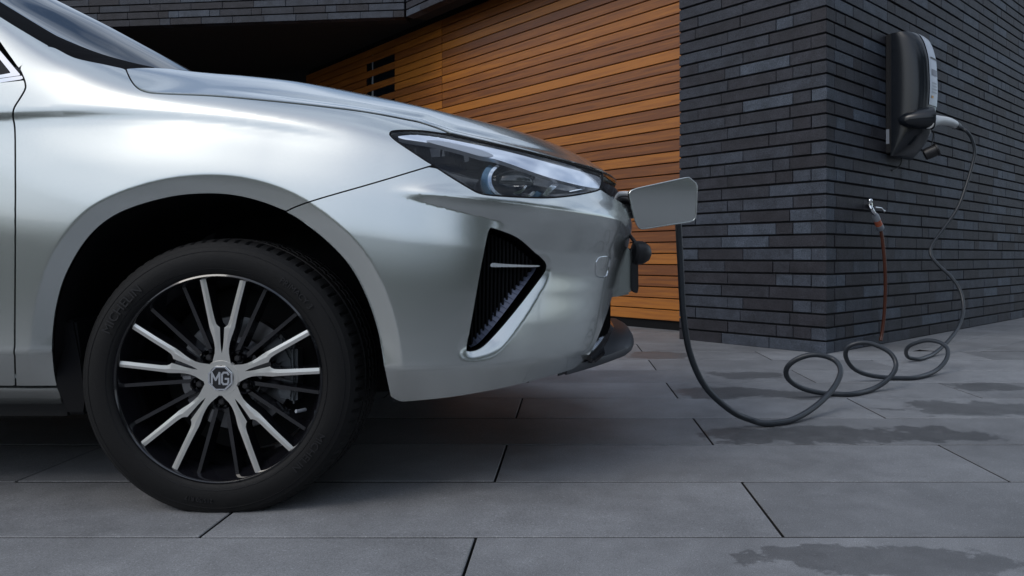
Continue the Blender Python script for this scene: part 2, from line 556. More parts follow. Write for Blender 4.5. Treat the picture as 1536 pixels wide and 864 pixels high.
# strips of narrower paving that follow the charger wall
for i in range(-2, 9):
    for jx in range(0, 5):
        o0 = K0 + NR * (0.004 + i * 0.30) + E2 * (jx * 1.25 - (0.6 if i % 2 else 0.1))
        if i < 0: continue
        P = [o0, o0 + E2 * 1.245, o0 + E2 * 1.245 + NR * 0.295, o0 + NR * 0.295]
        P = clip_half(P, np.array([0, 4.668]), np.array([0, 1.0]))
        if len(P) < 3: continue
        P = clip_half(P, np.array([1.745, 0]), np.array([1.0, 0]))
        if len(P) < 3: continue
        P = np.array(P)
        ar = 0.5 * sum(P[k][0] * P[(k+1) % len(P)][1] - P[(k+1) % len(P)][0] * P[k][1] for k in range(len(P)))
        if abs(ar) < 0.01: continue
        if ar < 0: P = P[::-1]
        c = P.mean(axis=0)
        me = slab_mesh(P - c)
        o = bpy.data.objects.new('paver', me)
        col.objects.link(o); o.parent = paving
        o.location = (c[0], c[1], rnd.uniform(-0.001, 0.0006))

# ------------------------------------------------------------------ hedge added out of view behind the camera, to darken reflections and low sky light
LEAF = simple('hedge_leaf', (0.045, 0.075, 0.022), 0.55)
def unseen_hedge():
    rg = np.random.default_rng(4)
    n = 26000
    x = rg.uniform(-15, 15, n); top = 1.95 + 0.03 * np.sin(x * 0.9)
    z = top * rg.uniform(0, 1, n)**0.8; y = -6.2 + rg.normal(0, 0.05, n)
    k = rg.uniform(0, 1, n) < 0.25
    z = np.where(k, top - rg.uniform(0, 0.06, n), z); y = np.where(k, -6.2 - rg.uniform(0, 0.7, n), y)
    c = np.stack([x, y, z], axis=1)
    a = rg.normal(size=(n, 3)); a /= np.linalg.norm(a, axis=1)[:, None]
    b_ = np.cross(a, rg.normal(size=(n, 3))); b_ /= np.linalg.norm(b_, axis=1)[:, None]
    sz = rg.uniform(0.04, 0.07, n)[:, None]
    V = np.concatenate([c - a*sz, c + b_*sz*0.6, c + a*sz, c - b_*sz*0.6], axis=1).reshape(-1, 3).tolist()
    F = np.arange(4 * n).reshape(-1, 4).tolist()
    b0 = len(V)
    V += [(x_, y_, z_) for z_ in (-0.03, 1.88) for x_, y_ in ((-15, -6.25), (15, -6.25), (15, -6.95), (-15, -6.95))]
    F += [(b0, b0+1, b0+5, b0+4), (b0+1, b0+2, b0+6, b0+5), (b0+2, b0+3, b0+7, b0+6), (b0+3, b0, b0+4, b0+7), (b0+4, b0+5, b0+6, b0+7)]
    return mesh_from('unseen_hedge', V, F)
hd = obj('unseen_hedge', unseen_hedge(), LEAF); hd['kind'] = 'stuff'
tag(hd, 'tall clipped green hedge added behind the camera to darken reflections', 'unseen_hedge')

BARK = simple('bark', (0.06, 0.045, 0.032), 0.9, bump=0.8, bscale=25)
def tree(x, y, h, r, seed, lab):
    rg = np.random.default_rng(seed)
    t = thing('tree', lab, 'tree', (x, y, 0), 'trees across the drive')
    bm = bmesh.new()
    add_tube(bm, [(x, y, -0.1), (x + 0.05, y, 0.25 * h), (x - 0.05, y + 0.08, 0.55 * h), (x, y, 0.85 * h)], [0.22, 0.17, 0.11, 0.03], 10)
    for k in range(7):
        a = k * 2.4; z0 = h * (0.35 + 0.06 * k)
        add_tube(bm, [(x, y, z0), (x + math.cos(a) * r * 0.4, y + math.sin(a) * r * 0.4, z0 + 0.10 * h), (x + math.cos(a) * r * 0.75, y + math.sin(a) * r * 0.75, z0 + 0.15 * h)], [0.07, 0.045, 0.012], 6)
    obj('trunk', bm, BARK, t, 60)
    cl_ = rg.normal(size=(46, 3)); cl_ /= np.linalg.norm(cl_, axis=1)[:, None]; cl_ *= rg.uniform(0.35, 0.95, 46)[:, None]
    cl_ = cl_ * [r, r, h * 0.36] + [x, y, h * 0.62]
    n = 9000
    c = cl_[rg.integers(0, 46, n)] + rg.normal(size=(n, 3)) * r * 0.17
    a = rg.normal(size=(n, 3)); a /= np.linalg.norm(a, axis=1)[:, None]
    b_ = np.cross(a, rg.normal(size=(n, 3))); b_ /= np.linalg.norm(b_, axis=1)[:, None]
    sz = rg.uniform(0.07, 0.15, n)[:, None]
    V = np.concatenate([c - a*sz, c + b_*sz*0.55, c + a*sz, c - b_*sz*0.55], axis=1).reshape(-1, 3)
    obj('crown', mesh_from('crown', V, np.arange(4 * n).reshape(-1, 4).tolist()), LEAF, t)
for k, (x, y, h, r) in enumerate(((4.2, -4.6, 7.0, 2.2), (7.2, -2.2, 7.5, 2.4), (9.8, 1.2, 7.0, 2.3))): tree(x, y, h, r, 20 + k, ('broad leafy tree standing in front of the hedge across the drive', 'tallest leafy tree, between two others and facing the charger wall', 'leafy tree at the end of the row, nearest the charger wall', 'smaller leafy tree growing behind the hedge across the drive')[k])

# ------------------------------------------------------------------ brick house
house = thing('brick_house', 'dark slate-grey long-brick house with raked joints, its corner beside the timber wall', 'house', (K0[0], K0[1], 0))
CP, BH, BT, PR = 0.0823, 0.0695, 0.10, 0.016             # course pitch, brick height, thickness, how proud of the mortar
def brick_mesh(Lb, me_only=True):
    hx, hz = Lb / 2, BH / 2
    bv = 0.0022
    V = []; F = []
    # front face inset by the arris, then body; local x along the wall, -y out
    fr = [(-hx+bv, -hz+bv), (hx-bv, -hz+bv), (hx-bv, hz-bv), (-hx+bv, hz-bv)]
    bd = [(-hx, -hz), (hx, -hz), (hx, hz), (-hx, hz)]
    V += [(x, 0, z) for x, z in fr] + [(x, bv, z) for x, z in bd] + [(x, BT, z) for x, z in bd]
    F.append((0, 1, 2, 3))
    for i in range(4):
        j = (i+1) % 4
        F.append((i, 4+i, 4+j, j)); F.append((4+i, 8+i, 8+j, 4+j))
    F.append((11, 10, 9, 8))
    return V, F
bricks = []      # (centre xy, z, direction, outward, length, push)
def run(o2, dv, nv, length, c0, c1, first_gap, seedk):
    rr = random.Random(seedk)
    for k in range(c0, c1):
        s = first_gap(k)
        pat = k % 4
        if pat == 0: seq = [0.40]
        elif pat == 1: seq = [0.125, 0.12]
        elif pat == 2: seq = [0.25]
        else: seq = [0.125]
        qi = 0
        while s < length - 0.02:
            if qi < len(seq): Lb = seq[qi]
            else: Lb = 0.37 if rr.random() > 0.18 else 0.122
            qi += 1
            if s + Lb > length - 0.05: Lb = length - s
            bricks.append((o2 + dv * (s + Lb / 2), (k + 0.5) * CP - (CP - BH) / 2 + 0.0, dv, nv, Lb - 0.0035, rr.uniform(-0.0022, 0.0022)))
            s += Lb
PIER = 1.135
run(K0, D2, NL, PIER, 0, 43, lambda k: 0.0 if k % 2 == 0 else BT + 0.003, 3)
run(K0, E2, NR, 7.0, 0, 43, lambda k: BT + 0.003 if k % 2 == 0 else 0.0, 5)
UPC = 39
CORN = K0 + D2 * 4.874
run(K0 + D2 * PIER, D2, NL, 4.874 - PIER, UPC, 43, lambda k: 0.0, 8)
FD = np.array([-0.9948, 0.1018]); FN = np.array([-0.1018, -0.9948])
run(CORN, FD, FN, 7.5, UPC, 45, lambda k: 0.02, 11)
def proj_area(bk):
    c, z, dv, nv, Lb, pu = bk
    pts = []
    for s in (-1, 1):
        for h in (-1, 1):
            p = c + dv * Lb / 2 * s
            pts.append((PX0 + FPX * p[0] / p[1], PY0 - FPX * (z + h * BH / 2 - CH) / p[1]))
    x0, x1 = max(0, min(p[0] for p in pts)), min(1536, max(p[0] for p in pts))
    y0, y1 = max(0, min(p[1] for p in pts)), min(864, max(p[1] for p in pts))
    if x1 <= x0 or y1 <= y0: return 0
    cx = 0.5 * (x0 + x1); cy = 0.5 * (y0 + y1)
    if cx < 500 and cy > 45: return 0
    return (x1 - x0) * (y1 - y0)
order = sorted(range(len(bricks)), key=lambda i: -proj_area(bricks[i]))
single = set(order[:300])
bcache = {}
SV, SF = [], []
def add_brick(i):
    c, z, dv, nv, Lb, pu = bricks[i]
    loc = c + nv * pu
    a = math.atan2(-nv[0], nv[1]) + math.pi              # local -y -> outward
    if i in single:
        key = round(Lb, 2)
        if key not in bcache:
            V, F = brick_mesh(key - 0.0005)
            bcache[key] = mesh_from('brick', V, F); bcache[key].materials.append(BRICK)
        o = bpy.data.objects.new('brick', bcache[key]); col.objects.link(o)
        o.parent = house
        o.location = (loc[0] - K0[0], loc[1] - K0[1], z)
        o.rotation_euler = (0, 0, a)
        o.scale = (Lb / (key - 0.0005), 1, 1)
    else:
        V, F = brick_mesh(Lb)
        b0 = len(SV); ca, sa = math.cos(a), math.sin(a)
        for x, y, zz in V:
            SV.append((loc[0] + x * ca - y * sa, loc[1] + x * sa + y * ca, z + zz))
        SF.extend(tuple(b0 + q for q in f) for f in F)
for i in range(len(bricks)): add_brick(i)
o = obj('brick_courses', mesh_from('brick_courses', SV, SF), BRICKS, house); o['kind'] = 'stuff'
# mortar cores behind the bricks
def slab_wall(bm, p, dv, nv, length, z0, z1, depth, back=PR):
    a = p - nv * back; b2 = a + dv * length; c = b2 - nv * depth; d = a - nv * depth
    add_prism3(bm, [(q[0], q[1], z0) for q in (a, b2, c, d)], (0, 0, z1 - z0))
bm = bmesh.new()
core = [K0 - NL*PR - NR*PR, K0 + D2*PIER - NL*PR - D2*0.004 - NR*0, K0 + D2*(PIER-0.004) - NL*7, K0 + E2*7 - NR*PR]
add_prism3(bm, [(q[0], q[1], -0.02) for q in (core[0], core[1], core[1] - NL*0.30, core[0] + E2*6.9)], (0, 0, 3.55))
obj('mortar', bm, MORT, house)
bm = bmesh.new()
slab_wall(bm, K0 + D2 * (PIER + 0.01), D2, NL, 4.874 - PIER - 0.03, UPC * CP + 0.004, 3.53, 0.22)
obj('lintel_band', bm, MORT, house)
bm = bmesh.new()
slab_wall(bm, CORN + FD * 0.03, FD, FN, 7.4, UPC * CP + 0.004, 3.69, 0.22)
obj('lintel_band', bm, MORT, house)
# carport ceiling and back walls
WS = 0.458                                               # how far the timber is set back from the brick face
bm = bmesh.new()
Pc = [K0 + D2*PIER - NL*0.05, CORN - NL*0.05 - FN*0.05, CORN + FD*7.4 - FN*0.05, np.array([-9.5, 14.5]), K0 + D2*9.5 - NL*1.2, K0 + D2*PIER - NL*1.2]
add_prism3(bm, [(q[0], q[1], 3.352) for q in Pc], (0, 0, 0.16))
obj('carport_ceiling', bm, DARKW, house)
bm = bmesh.new()
q = [np.array([-9.4, 12.4]), K0 + D2*8.6 - NL*(WS-0.1)]
dv = (q[1] - q[0]); ln = np.linalg.norm(dv); dv /= ln
slab_wall(bm, q[0], dv, np.array([dv[1], -dv[0]]), ln + 0.5, -0.02, 3.35, 0.2, 0)
obj('carport_back_wall', bm, DARKW, house)
bm = bmesh.new()
add_prism3(bm, [(-9.6, 8.6, -0.02), (-9.4, 8.6, -0.02), (-9.4, 14.4, -0.02), (-9.6, 14.4, -0.02)], (0, 0, 3.37))
obj('carport_side_wall', bm, DARKW, house)

# ------------------------------------------------------------------ timber wall
TW0 = K0 - NL * WS                                       # s = 0 of the timber face
timber = thing('timber_wall', 'orange stained horizontal timber boarding of the garage, recessed behind the brick corner', 'timber wall',
               (TW0[0], TW0[1], 0))
TP, TB = 0.0917, 0.0835
def s_at(px):
    r = (px - PX0) / FPX
    return (TW0[0] - r * TW0[1]) / (r * D2[1] - D2[0])
S_SEAM, S_W0, S_W1 = s_at(663), s_at(592), s_at(549)
def board_mesh(Lb):
    hx, hz, bv, th = Lb / 2, TB / 2, 0.003, 0.022
    fr = [(-hx+0.001, -hz+bv), (hx-0.001, -hz+bv), (hx-0.001, hz-bv), (-hx+0.001, hz-bv)]
    bd = [(-hx, -hz), (hx, -hz), (hx, hz), (-hx, hz)]
    V = [(x, 0, z) for x, z in fr] + [(x, bv, z) for x, z in bd] + [(x, th, z) for x, z in bd]
    F = [(0, 1, 2, 3)]
    for i in range(4):
        j = (i+1) % 4
        F += [(i, 4+i, 4+j, j), (4+i, 8+i, 8+j, 4+j)]
    return mesh_from('board', V, F)
tcache = {}
aT = math.atan2(-NL[0], NL[1]) + math.pi
for k in range(36):
    z = 0.072 + (k + 0.5) * TP
    if z + TB / 2 > 3.352: continue
    slot = (k % 2 == 0) and 0.9 < z < 3.2
    runs = [(PIER - 0.25, S_SEAM - 0.004), (S_SEAM + 0.004, S_W0)]
    runs += [(S_W1, S_W1 + 2.2)] if slot else [(S_W0 + 0.002, S_W1 + 2.2)]
    runs.append((S_W1 + 2.204, 8.4))
    for a, b2 in runs:
        Lb = b2 - a
        key = round(Lb, 3)
        if key not in tcache:
            tcache[key] = board_mesh(Lb); tcache[key].materials.append(WOOD)
        o = bpy.data.objects.new('board', tcache[key]); col.objects.link(o)
        o.parent = timber
        c = D2 * (a + b2) / 2 + NL * (rnd.uniform(-0.001, 0.001))
        o.location = (c[0], c[1], z); o.rotation_euler = (0, 0, aT)
bm = bmesh.new()
slab_wall(bm, TW0 + D2 * 0.7, D2, NL, 7.8, -0.02, 3.35, 0.15, 0.0225)
obj('backing', bm, BLACKT, timber)
bm = bmesh.new()
slab_wall(bm, TW0 + D2 * (S_W0 + 0.002), D2, NL, S_W1 - S_W0 - 0.004, 0.9, 3.2, 0.008, 0.013)
obj('window_pane', bm, GLASSD, timber)
bm = bmesh.new()
sm = S_W1 - (S_W1 - S_W0) * 0.24
slab_wall(bm, TW0 + D2 * sm, D2, NL, 0.03, 0.9, 3.2, 0.006, 0.006)
obj('window_mullion', bm, SILVP, timber)

# ------------------------------------------------------------------ car: the near side as one smooth surface S(t, z)
XC, YC, WH, NEXP, US = -0.42, 2.605, 0.905, 2.35, 0.62
WX, WZ, WY = -0.8206, 0.3106, 1.722                        # front wheel centre, and its outer face
zt_f = spl([-6, -2.5, -2.0, -1.74, -1.56, -1.3, -1.0, -0.65, -0.2, 0.1, 0.42, 0.7, 1.0, 1.6],
           [1.60, 1.56, 1.44, 1.33, 1.235, 1.125, 1.055, 1.025, 0.985, 0.945, 0.917, 0.898, 0.872, 0.845])
hi_f = spl([0.0, 0.55, 0.66, 0.74, 0.82, 0.88, 0.92, 0.95, 0.975, 0.99, 1.0, 1.2],
           [0.0, 0.0, 0.004, 0.014, 0.030, 0.046, 0.064, 0.088, 0.125, 0.165, 0.22, 0.6])
xn_f = spl([0.1, 0.2, 0.25, 0.35, 0.45, 0.54, 0.62, 0.70, 0.78, 0.83, 0.87, 1.0, 1.6],
           [0.02, 0.07, 0.10, 0.142, 0.163, 0.182, 0.200, 0.208, 0.192, 0.172, 0.145, 0.06, 0.0])
def soft(x, w): return w * np.logaddexp(0, x / w)
def zchin(t): return 0.375 - 0.037 * smooth(t, -0.9, -0.1)
def base(t, z):
    t = np.asarray(t, float); z = np.asarray(z, float)
    zn = z / zt_f(t)
    dz = soft(zchin(t) - z, 0.0035)
    ins = hi_f(zn) + 0.78 * dz + 0.6 * np.clip(dz - 0.10, 0, 1)
    B = WH - ins
    A = xn_f(z) - XC
    ph = np.clip(t, 0, math.pi / 2)
    rho = (np.abs(np.sin(ph))**NEXP + np.abs(np.cos(ph))**NEXP + 1e-12)**(-1 / NEXP)
    X = XC + A * np.where(t > 0, rho * np.sin(ph), t * 1.0)
    X = np.where(t > 0, X, XC + 0.62 * t + (A - 0.62) * t * np.exp(t * 1.5))
    Y = YC - B * np.where(t > 0, rho * np.cos(ph), 1.0)
    return np.stack([X, Y, z], axis=-1)
def nrm_of(f, U, e=1e-3):
    U = np.asarray(U, float)
    du = f(U + [e, 0]) - f(U - [e, 0]); dv = f(U + [0, e]) - f(U - [0, e])
    n = np.cross(du, dv)
    return n / (np.linalg.norm(n, axis=-1)[..., None] + 1e-15)
def base_u(U): return base(U[..., 0] / US, U[..., 1])

# photo outlines of the features (pixels)
ARCH = curve([(98, 621), (85, 581), (79.5, 549), (78, 506), (85, 453), (101, 405), (133, 354), (176, 320), (240, 298), (300, 290), (360, 294),
              (420, 313), (471, 345), (518, 390), (546, 437), (566, 493), (577, 552), (588, 604)], 6)
VENT_L = curve([(700, 526), (701, 515), (709, 472), (719, 415), (728, 368), (733, 346), (737, 341)], 4)
VENT_T = curve([(737, 341), (752, 346), (777, 357), (801, 377), (816, 391), (820, 398)], 4)
VENT_R = curve([(820, 398), (818, 407), (806, 424), (783, 454), (756, 487), (733, 512), (719, 523), (706, 527), (700, 526)], 4)
CREASE = curve([(590, 286), (640, 291), (740, 302.5), (850, 317), (905, 326), (946, 333)], 5)
SHOULD = curve([(-60, 170), (22, 166), (100, 163), (180, 162), (260, 165), (340, 171), (420, 182), (500, 195), (586, 211)], 5)

def solver(f, u0, u1, v0, v1, nu=420, nv=260):
    U = np.stack(np.meshgrid(np.linspace(u0, u1, nu), np.linspace(v0, v1, nv), indexing='ij'), axis=-1).reshape(-1, 2)
    def pj(P): return np.stack([PX0 + FPX * P[..., 0] / P[..., 1], PY0 - FPX * (P[..., 2] - CH) / P[..., 1]], axis=-1)
    G = pj(f(U))
    n = nrm_of(f, U); P = f(U)
    face = ((np.array([0, 0, CH]) - P) * n).sum(axis=1)
    sg = np.sign(np.median(face))
    ok = face * sg > 0
    def solve(pts):
        pts = np.atleast_2d(np.array(pts, float)); out = []
        for p in pts:
            d = ((G - p)**2).sum(axis=1); d[~ok] += 400
            u = U[np.argmin(d)].copy(); best = u.copy(); bd = 1e9
            for it in range(8):
                g0 = pj(f(u)); r = p - g0
                dd = (r**2).sum()
                if dd < bd: bd = dd; best = u.copy()
                if dd < 1e-4: break
                e = 5e-4
                J = np.stack([(pj(f(u + [e, 0])) - pj(f(u - [e, 0]))) / (2*e), (pj(f(u + [0, e])) - pj(f(u - [0, e]))) / (2*e)], axis=-1)
                try: st = np.linalg.solve(J + 1e-9 * np.eye(2), r)
                except np.linalg.LinAlgError: break
                m = np.abs(st).max()
                if m > 0.03: st *= 0.03 / m
                u = u + st
            out.append(best)
        return np.array(out)
    return solve
S0 = solver(base_u, -1.9, 0.92, 0.16, 1.33)
arch_u = S0(ARCH); crease_u = S0(CREASE); should_u = S0(SHOULD); ventr_u = S0(VENT_R)
for _ in range(6): ventr_u[1:-1] = 0.5 * ventr_u[1:-1] + 0.25 * (ventr_u[:-2] + ventr_u[2:])
vent_u = S0(np.vstack([VENT_L[:-1], VENT_T[:-1], VENT_R[:-1]]))
ocr = np.argsort(crease_u[:, 0]); CRX = np.concatenate([crease_u[ocr, 0], [0.8, 1.0]]); CRZ = np.concatenate([crease_u[ocr, 1], [crease_u[ocr[-1], 1] - 0.005] * 2])
_pf = np.poly1d(np.polyfit(crease_u[:, 0], crease_u[:, 1], 3))
CRX = np.linspace(crease_u[:, 0].min(), 0.72, 60); CRZ = _pf(np.minimum(CRX, crease_u[:, 0].max())); CRX = np.concatenate([CRX, [1.1]]); CRZ = np.concatenate([CRZ, CRZ[-1:]])
_ps = np.poly1d(np.polyfit(should_u[:, 0], should_u[:, 1], 4)); should_u[:, 1] = _ps(should_u[:, 0])
for _ in range(5): arch_u[1:-1] = 0.5 * arch_u[1:-1] + 0.25 * (arch_u[:-2] + arch_u[2:])
osh = np.argsort(should_u[:, 0]); SHX, SHZ = should_u[osh, 0], should_u[osh, 1]
FLARE = 0.047
ARCHD = arch_u.copy(); ARCHP = np.vstack([arch_u, [[arch_u[-1, 0] - 0.02, 0.0]], [[arch_u[0, 0] + 0.02, 0.0]]])
sh_f = spl([-1, -0.30, -0.14, -0.045, -0.024, 0.0, 0.006, 1], [0, 0, -0.0042, -0.0068, -0.0058, -0.0004, 0, 0])
cr_f = spl([-1, -0.40, -0.29, -0.21, -0.15, -0.11, -0.06, -0.013, 0.0, 0.011, 0.05, 0.09, 1], [0, 0, -0.008, -0.021, -0.028, -0.025, -0.0055, 0.0142, 0.0178, 0.0158, 0.0040, 0, 0])
WEDGE = S0(curve([(585, 288), (640, 300), (690, 314), (726, 330), (732, 350), (719, 415), (709, 472), (698, 530), (690, 560)], 4))
WPOLY = np.vstack([WEDGE, [[1.1, WEDGE[-1, 1] - 0.05], [1.1, 0.9], [WEDGE[0, 0], 0.9]]])
def kk_of(u): return 0.16 + 0.84 * smooth(u, CRX[0] - 0.10, CRX[0] + 0.30)
def disp(U):
    sh = U.shape[:-1]; Uf = U.reshape(-1, 2)
    u, z = Uf[:, 0], Uf[:, 1]
    d = np.zeros(len(Uf))
    m = (u > -0.9) & (u < 0.25) & (z < 0.85)
    if m.any():
        da = dist_line(Uf[m], ARCHD)
        da = np.where(inside(ARCHP, Uf[m]), 0, da)
        d[m] -= 0.017 * np.minimum(soft(1 - da / FLARE, 0.03), 1) * smooth(z[m], 0.24, 0.42)
    zs = np.interp(u, SHX, SHZ)
    d += sh_f(z - zs) * (1 - smooth(u, SHX[-1] - 0.30, SHX[-1] - 0.02))
    zc = np.interp(u, CRX, CRZ)
    fade = 1 - 0.8 * smooth(u, 0.50, 0.82)
    amp = smooth(u, CRX[0] - 0.02, CRX[0] + 0.10) * fade
    kk_ = kk_of(u)
    v = cr_f((z - zc) / kk_)
    wsc = np.zeros(len(Uf))
    mm_ = (v < 0) & (u > WEDGE[0, 0] - 0.02)
    if mm_.any():
        wsc[mm_] = smooth(np.where(inside(WPOLY, Uf[mm_]), dist_line(Uf[mm_], WEDGE), 0) / (0.015 + 0.055 * smooth(u[mm_], CRX[0], CRX[0] + 0.28)), 0, 1.0)
    d += np.where(v > 0, v * amp, v * fade * wsc) * kk_
    m = (u > 0.0) & (u < 0.6) & (z < 0.7)
    if m.any():
        dv = dist_line(Uf[m], ventr_u[4:-6])
        d[m] -= 0.031 * np.minimum(soft(1 - dv / 0.040, 0.035), 1) * smooth(z[m], 0.345, 0.40)
    return d.reshape(sh)
def S(U):
    U = np.asarray(U, float)
    n = nrm_of(base_u, U)
    return base_u(U) + n * disp(U)[..., None] * SGN
SGN = 1.0
_n = nrm_of(base_u, np.array([[-0.3, 0.6]]))[0]
if _n[1] > 0: SGN = -1.0
SU = solver(S, -1.9, 0.92, 0.16, 1.33, 360, 220)

def ray_solve(pts): return SU(pts)

def panel(name, loop, f, mt, parent, h=0.011, holes=(), feats=(), thick=0.014, roll=0.0013, rollw=0.0028, sgn=None, mirror=False, bulge=None, join_mirror=False):
    """sheet cut from the surface f(u,v): outline, holes, crease lines, rolled edge and a return flange"""
    loops = [resample(loop, h * 0.75, True)] + [resample(q, h * 0.75, True) for q in holes]
    lo = loops[0].min(axis=0); hi = loops[0].max(axis=0)
    gx = np.arange(lo[0] + h / 2, hi[0], h); gy = np.arange(lo[1] + h / 2, hi[1], h)
    G = np.stack(np.meshgrid(gx, gy, indexing='ij'), axis=-1)
    G[:, ::2, 0] += h * 0.25; G[:, 1::2, 0] -= h * 0.25
    G = G.reshape(-1, 2)
    def inall(p):
        k = inside(loops[0], p)
        for q in loops[1:]: k &= ~inside(q, p)
        return k
    k = inall(G)
    G = G[k]
    bd = np.full(len(G), 1e9)
    for q in loops: bd = np.minimum(bd, dist_line(G, q, True))
    G = G[bd > max(h * 0.55, rollw * 1.4)]
    F3 = []
    for ft in feats:
        ft = resample(ft, h * 0.8)
        kk = inall(ft); dd = np.full(len(ft), 1e9)
        for q in loops: dd = np.minimum(dd, dist_line(ft, q, True))
        kk &= dd > rollw * 1.3
        F3.append((ft, kk))
    if len(F3):
        dd = np.full(len(G), 1e9)
        for ft, kk in F3:
            if kk.any(): dd = np.minimum(dd, dist_line(G, ft))
        G = G[dd > h * 0.5]
    V = []; Eg = []
    for q in loops:
        b0 = len(V); V += list(q); n = len(q)
        Eg += [(b0 + i, b0 + (i+1) % n) for i in range(n)]
    nb = len(V)
    # ring just inside the edge, so the edge rolls over
    ring = []
    for li, q in enumerate(loops):
        Pn = np.roll(q, -1, axis=0); Pp = np.roll(q, 1, axis=0)
        T = Pn - Pp; T /= np.linalg.norm(T, axis=1)[:, None] + 1e-12
        o1 = q + rollw * np.stack([-T[:, 1], T[:, 0]], axis=1); o2 = q - rollw * np.stack([-T[:, 1], T[:, 0]], axis=1)
        i1 = inall(o1); r = np.where(i1[:, None], o1, o2)
        good = inall(r)
        dd = np.full(len(r), 1e9)
        for q2 in loops: dd = np.minimum(dd, dist_line(r, q2, True))
        good &= dd > rollw * 0.8
        ring += list(r[good])
    V += ring
    for ft, kk in F3:
        b0 = len(V); idx = {}
        for i in range(len(ft)):
            if kk[i]: idx[i] = len(V); V.append(ft[i])
        Eg += [(idx[i], idx[i+1]) for i in range(len(ft) - 1) if i in idx and i + 1 in idx]
    V += list(G)
    res = delaunay_2d_cdt([Vector((float(p[0]), float(p[1]))) for p in V], Eg, [], 0, 1e-6)
    VV = np.array([v[:] for v in res[0]]); T = np.array([list(t) for t in res[2] if len(t) == 3])
    cen = VV[T].mean(axis=1)
    T = T[inall(cen)]
    used = np.unique(T)
    remap = -np.ones(len(VV), int); remap[used] = np.arange(len(used))
    VV = VV[used]; T = remap[T]
    P = f(VV); n = nrm_of(f, VV)
    if sgn is None:
        s = np.sign(np.median(((np.array([0, 0, CH]) - P) * n).sum(axis=1))); s = 1.0 if s == 0 else s
    else: s = sgn
    n = n * s
    if bulge is not None: P = P + n * bulge(VV)[:, None]
    # orient triangles outward
    fn = np.cross(P[T[:, 1]] - P[T[:, 0]], P[T[:, 2]] - P[T[:, 0]])
    fl = (fn * n[T].mean(axis=1)).sum(axis=1) < 0
    T[fl] = T[fl][:, ::-1]
    from collections import Counter
    cnt = Counter()
    for t in T:
        for a, b2 in ((0, 1), (1, 2), (2, 0)): cnt[(t[a], t[b2])] += 1
    be = [(a, b2) for (a, b2) in cnt if (b2, a) not in cnt]
    bv = sorted({a for e in be for a in e})
    P = P.copy()
    if join_mirror:
        atc = np.abs(P[:, 1] - YC) < 1e-4
        be = [e for e in be if not (atc[e[0]] and atc[e[1]])]
        bv = sorted({a for e in be for a in e})
    P[bv] -= n[bv] * roll
    F = [tuple(int(x) for x in t) for t in T]
    NV = n.copy()
    if thick > 0:
        # the return flange has vertices of its own, so the skin keeps the surface's true normals up to its edge
        o2 = {}; ext = []; exn = []
        for a, b2 in be:
            t3 = P[b2] - P[a]; fnn = np.cross(t3, -n[a]); fnn = fnn / (np.linalg.norm(fnn) + 1e-12)
            k0 = len(P) + len(ext)
            ext += [P[b2], P[a], P[a] - n[a] * thick, P[b2] - n[b2] * thick]
            exn += [fnn * -1.0] * 4
            F.append((k0, k0 + 1, k0 + 2, k0 + 3))
        if ext:
            P = np.vstack([P, np.array(ext)]); NV = np.vstack([NV, np.array(exn)])
    def build(Pq, Fq, Nq):
        me = mesh_from(name, Pq, Fq)
        me.polygons.foreach_set('use_smooth', [True] * len(me.polygons))
        me.normals_split_custom_set_from_vertices([tuple(v) for v in Nq])
        return me
    Pm = P.copy(); Pm[:, 1] = 2 * YC - Pm[:, 1]
    Nm = NV.copy(); Nm[:, 1] = -Nm[:, 1]
    if join_mirror:
        k0 = len(P)
        atc2 = np.abs(P[:, 1] - YC) < 2e-4
        mp_ = [i if atc2[i] else k0 + i for i in range(k0)]
        F2 = F + [tuple(mp_[x] for x in f2[::-1]) for f2 in F]
        allP = np.vstack([P, Pm]); allN = np.vstack([NV, Nm])
        allN[:k0][atc2, 1] = 0
        allN /= np.linalg.norm(allN, axis=1)[:, None] + 1e-12
        usedv = sorted({x for f2 in F2 for x in f2}); rm = {v: i for i, v in enumerate(usedv)}
        me = build(allP[usedv], [tuple(rm[x] for x in f2) for f2 in F2], allN[usedv])
    else:
        me = build(P, F, NV)
    o = obj(name, me, mt, parent)
    if mirror:
        me2 = build(Pm, [f2[::-1] for f2 in F], Nm)
        o2 = obj(name, me2, mt, mirror if not isinstance(mirror, bool) else parent)
        return o, o2
    return o

def mirror_mesh(o, parent, name=None):
    me = o.data.copy()
    bmm = bmesh.new(); bmm.from_mesh(me)
    for v in bmm.verts: v.co.y = 2 * YC - v.co.y
    bmesh.ops.reverse_faces(bmm, faces=bmm.faces)
    bmm.to_mesh(me); bmm.free()
    c = bpy.data.objects.new(name or o.name.split('.')[0], me)
    col.objects.link(c); c.parent = parent
    if parent.type == 'EMPTY': c.location = -parent.location
    return c

car = thing('car', 'silver car with black and silver alloy wheels and its nose flap open for charging', 'car', (WX, YC, 0))

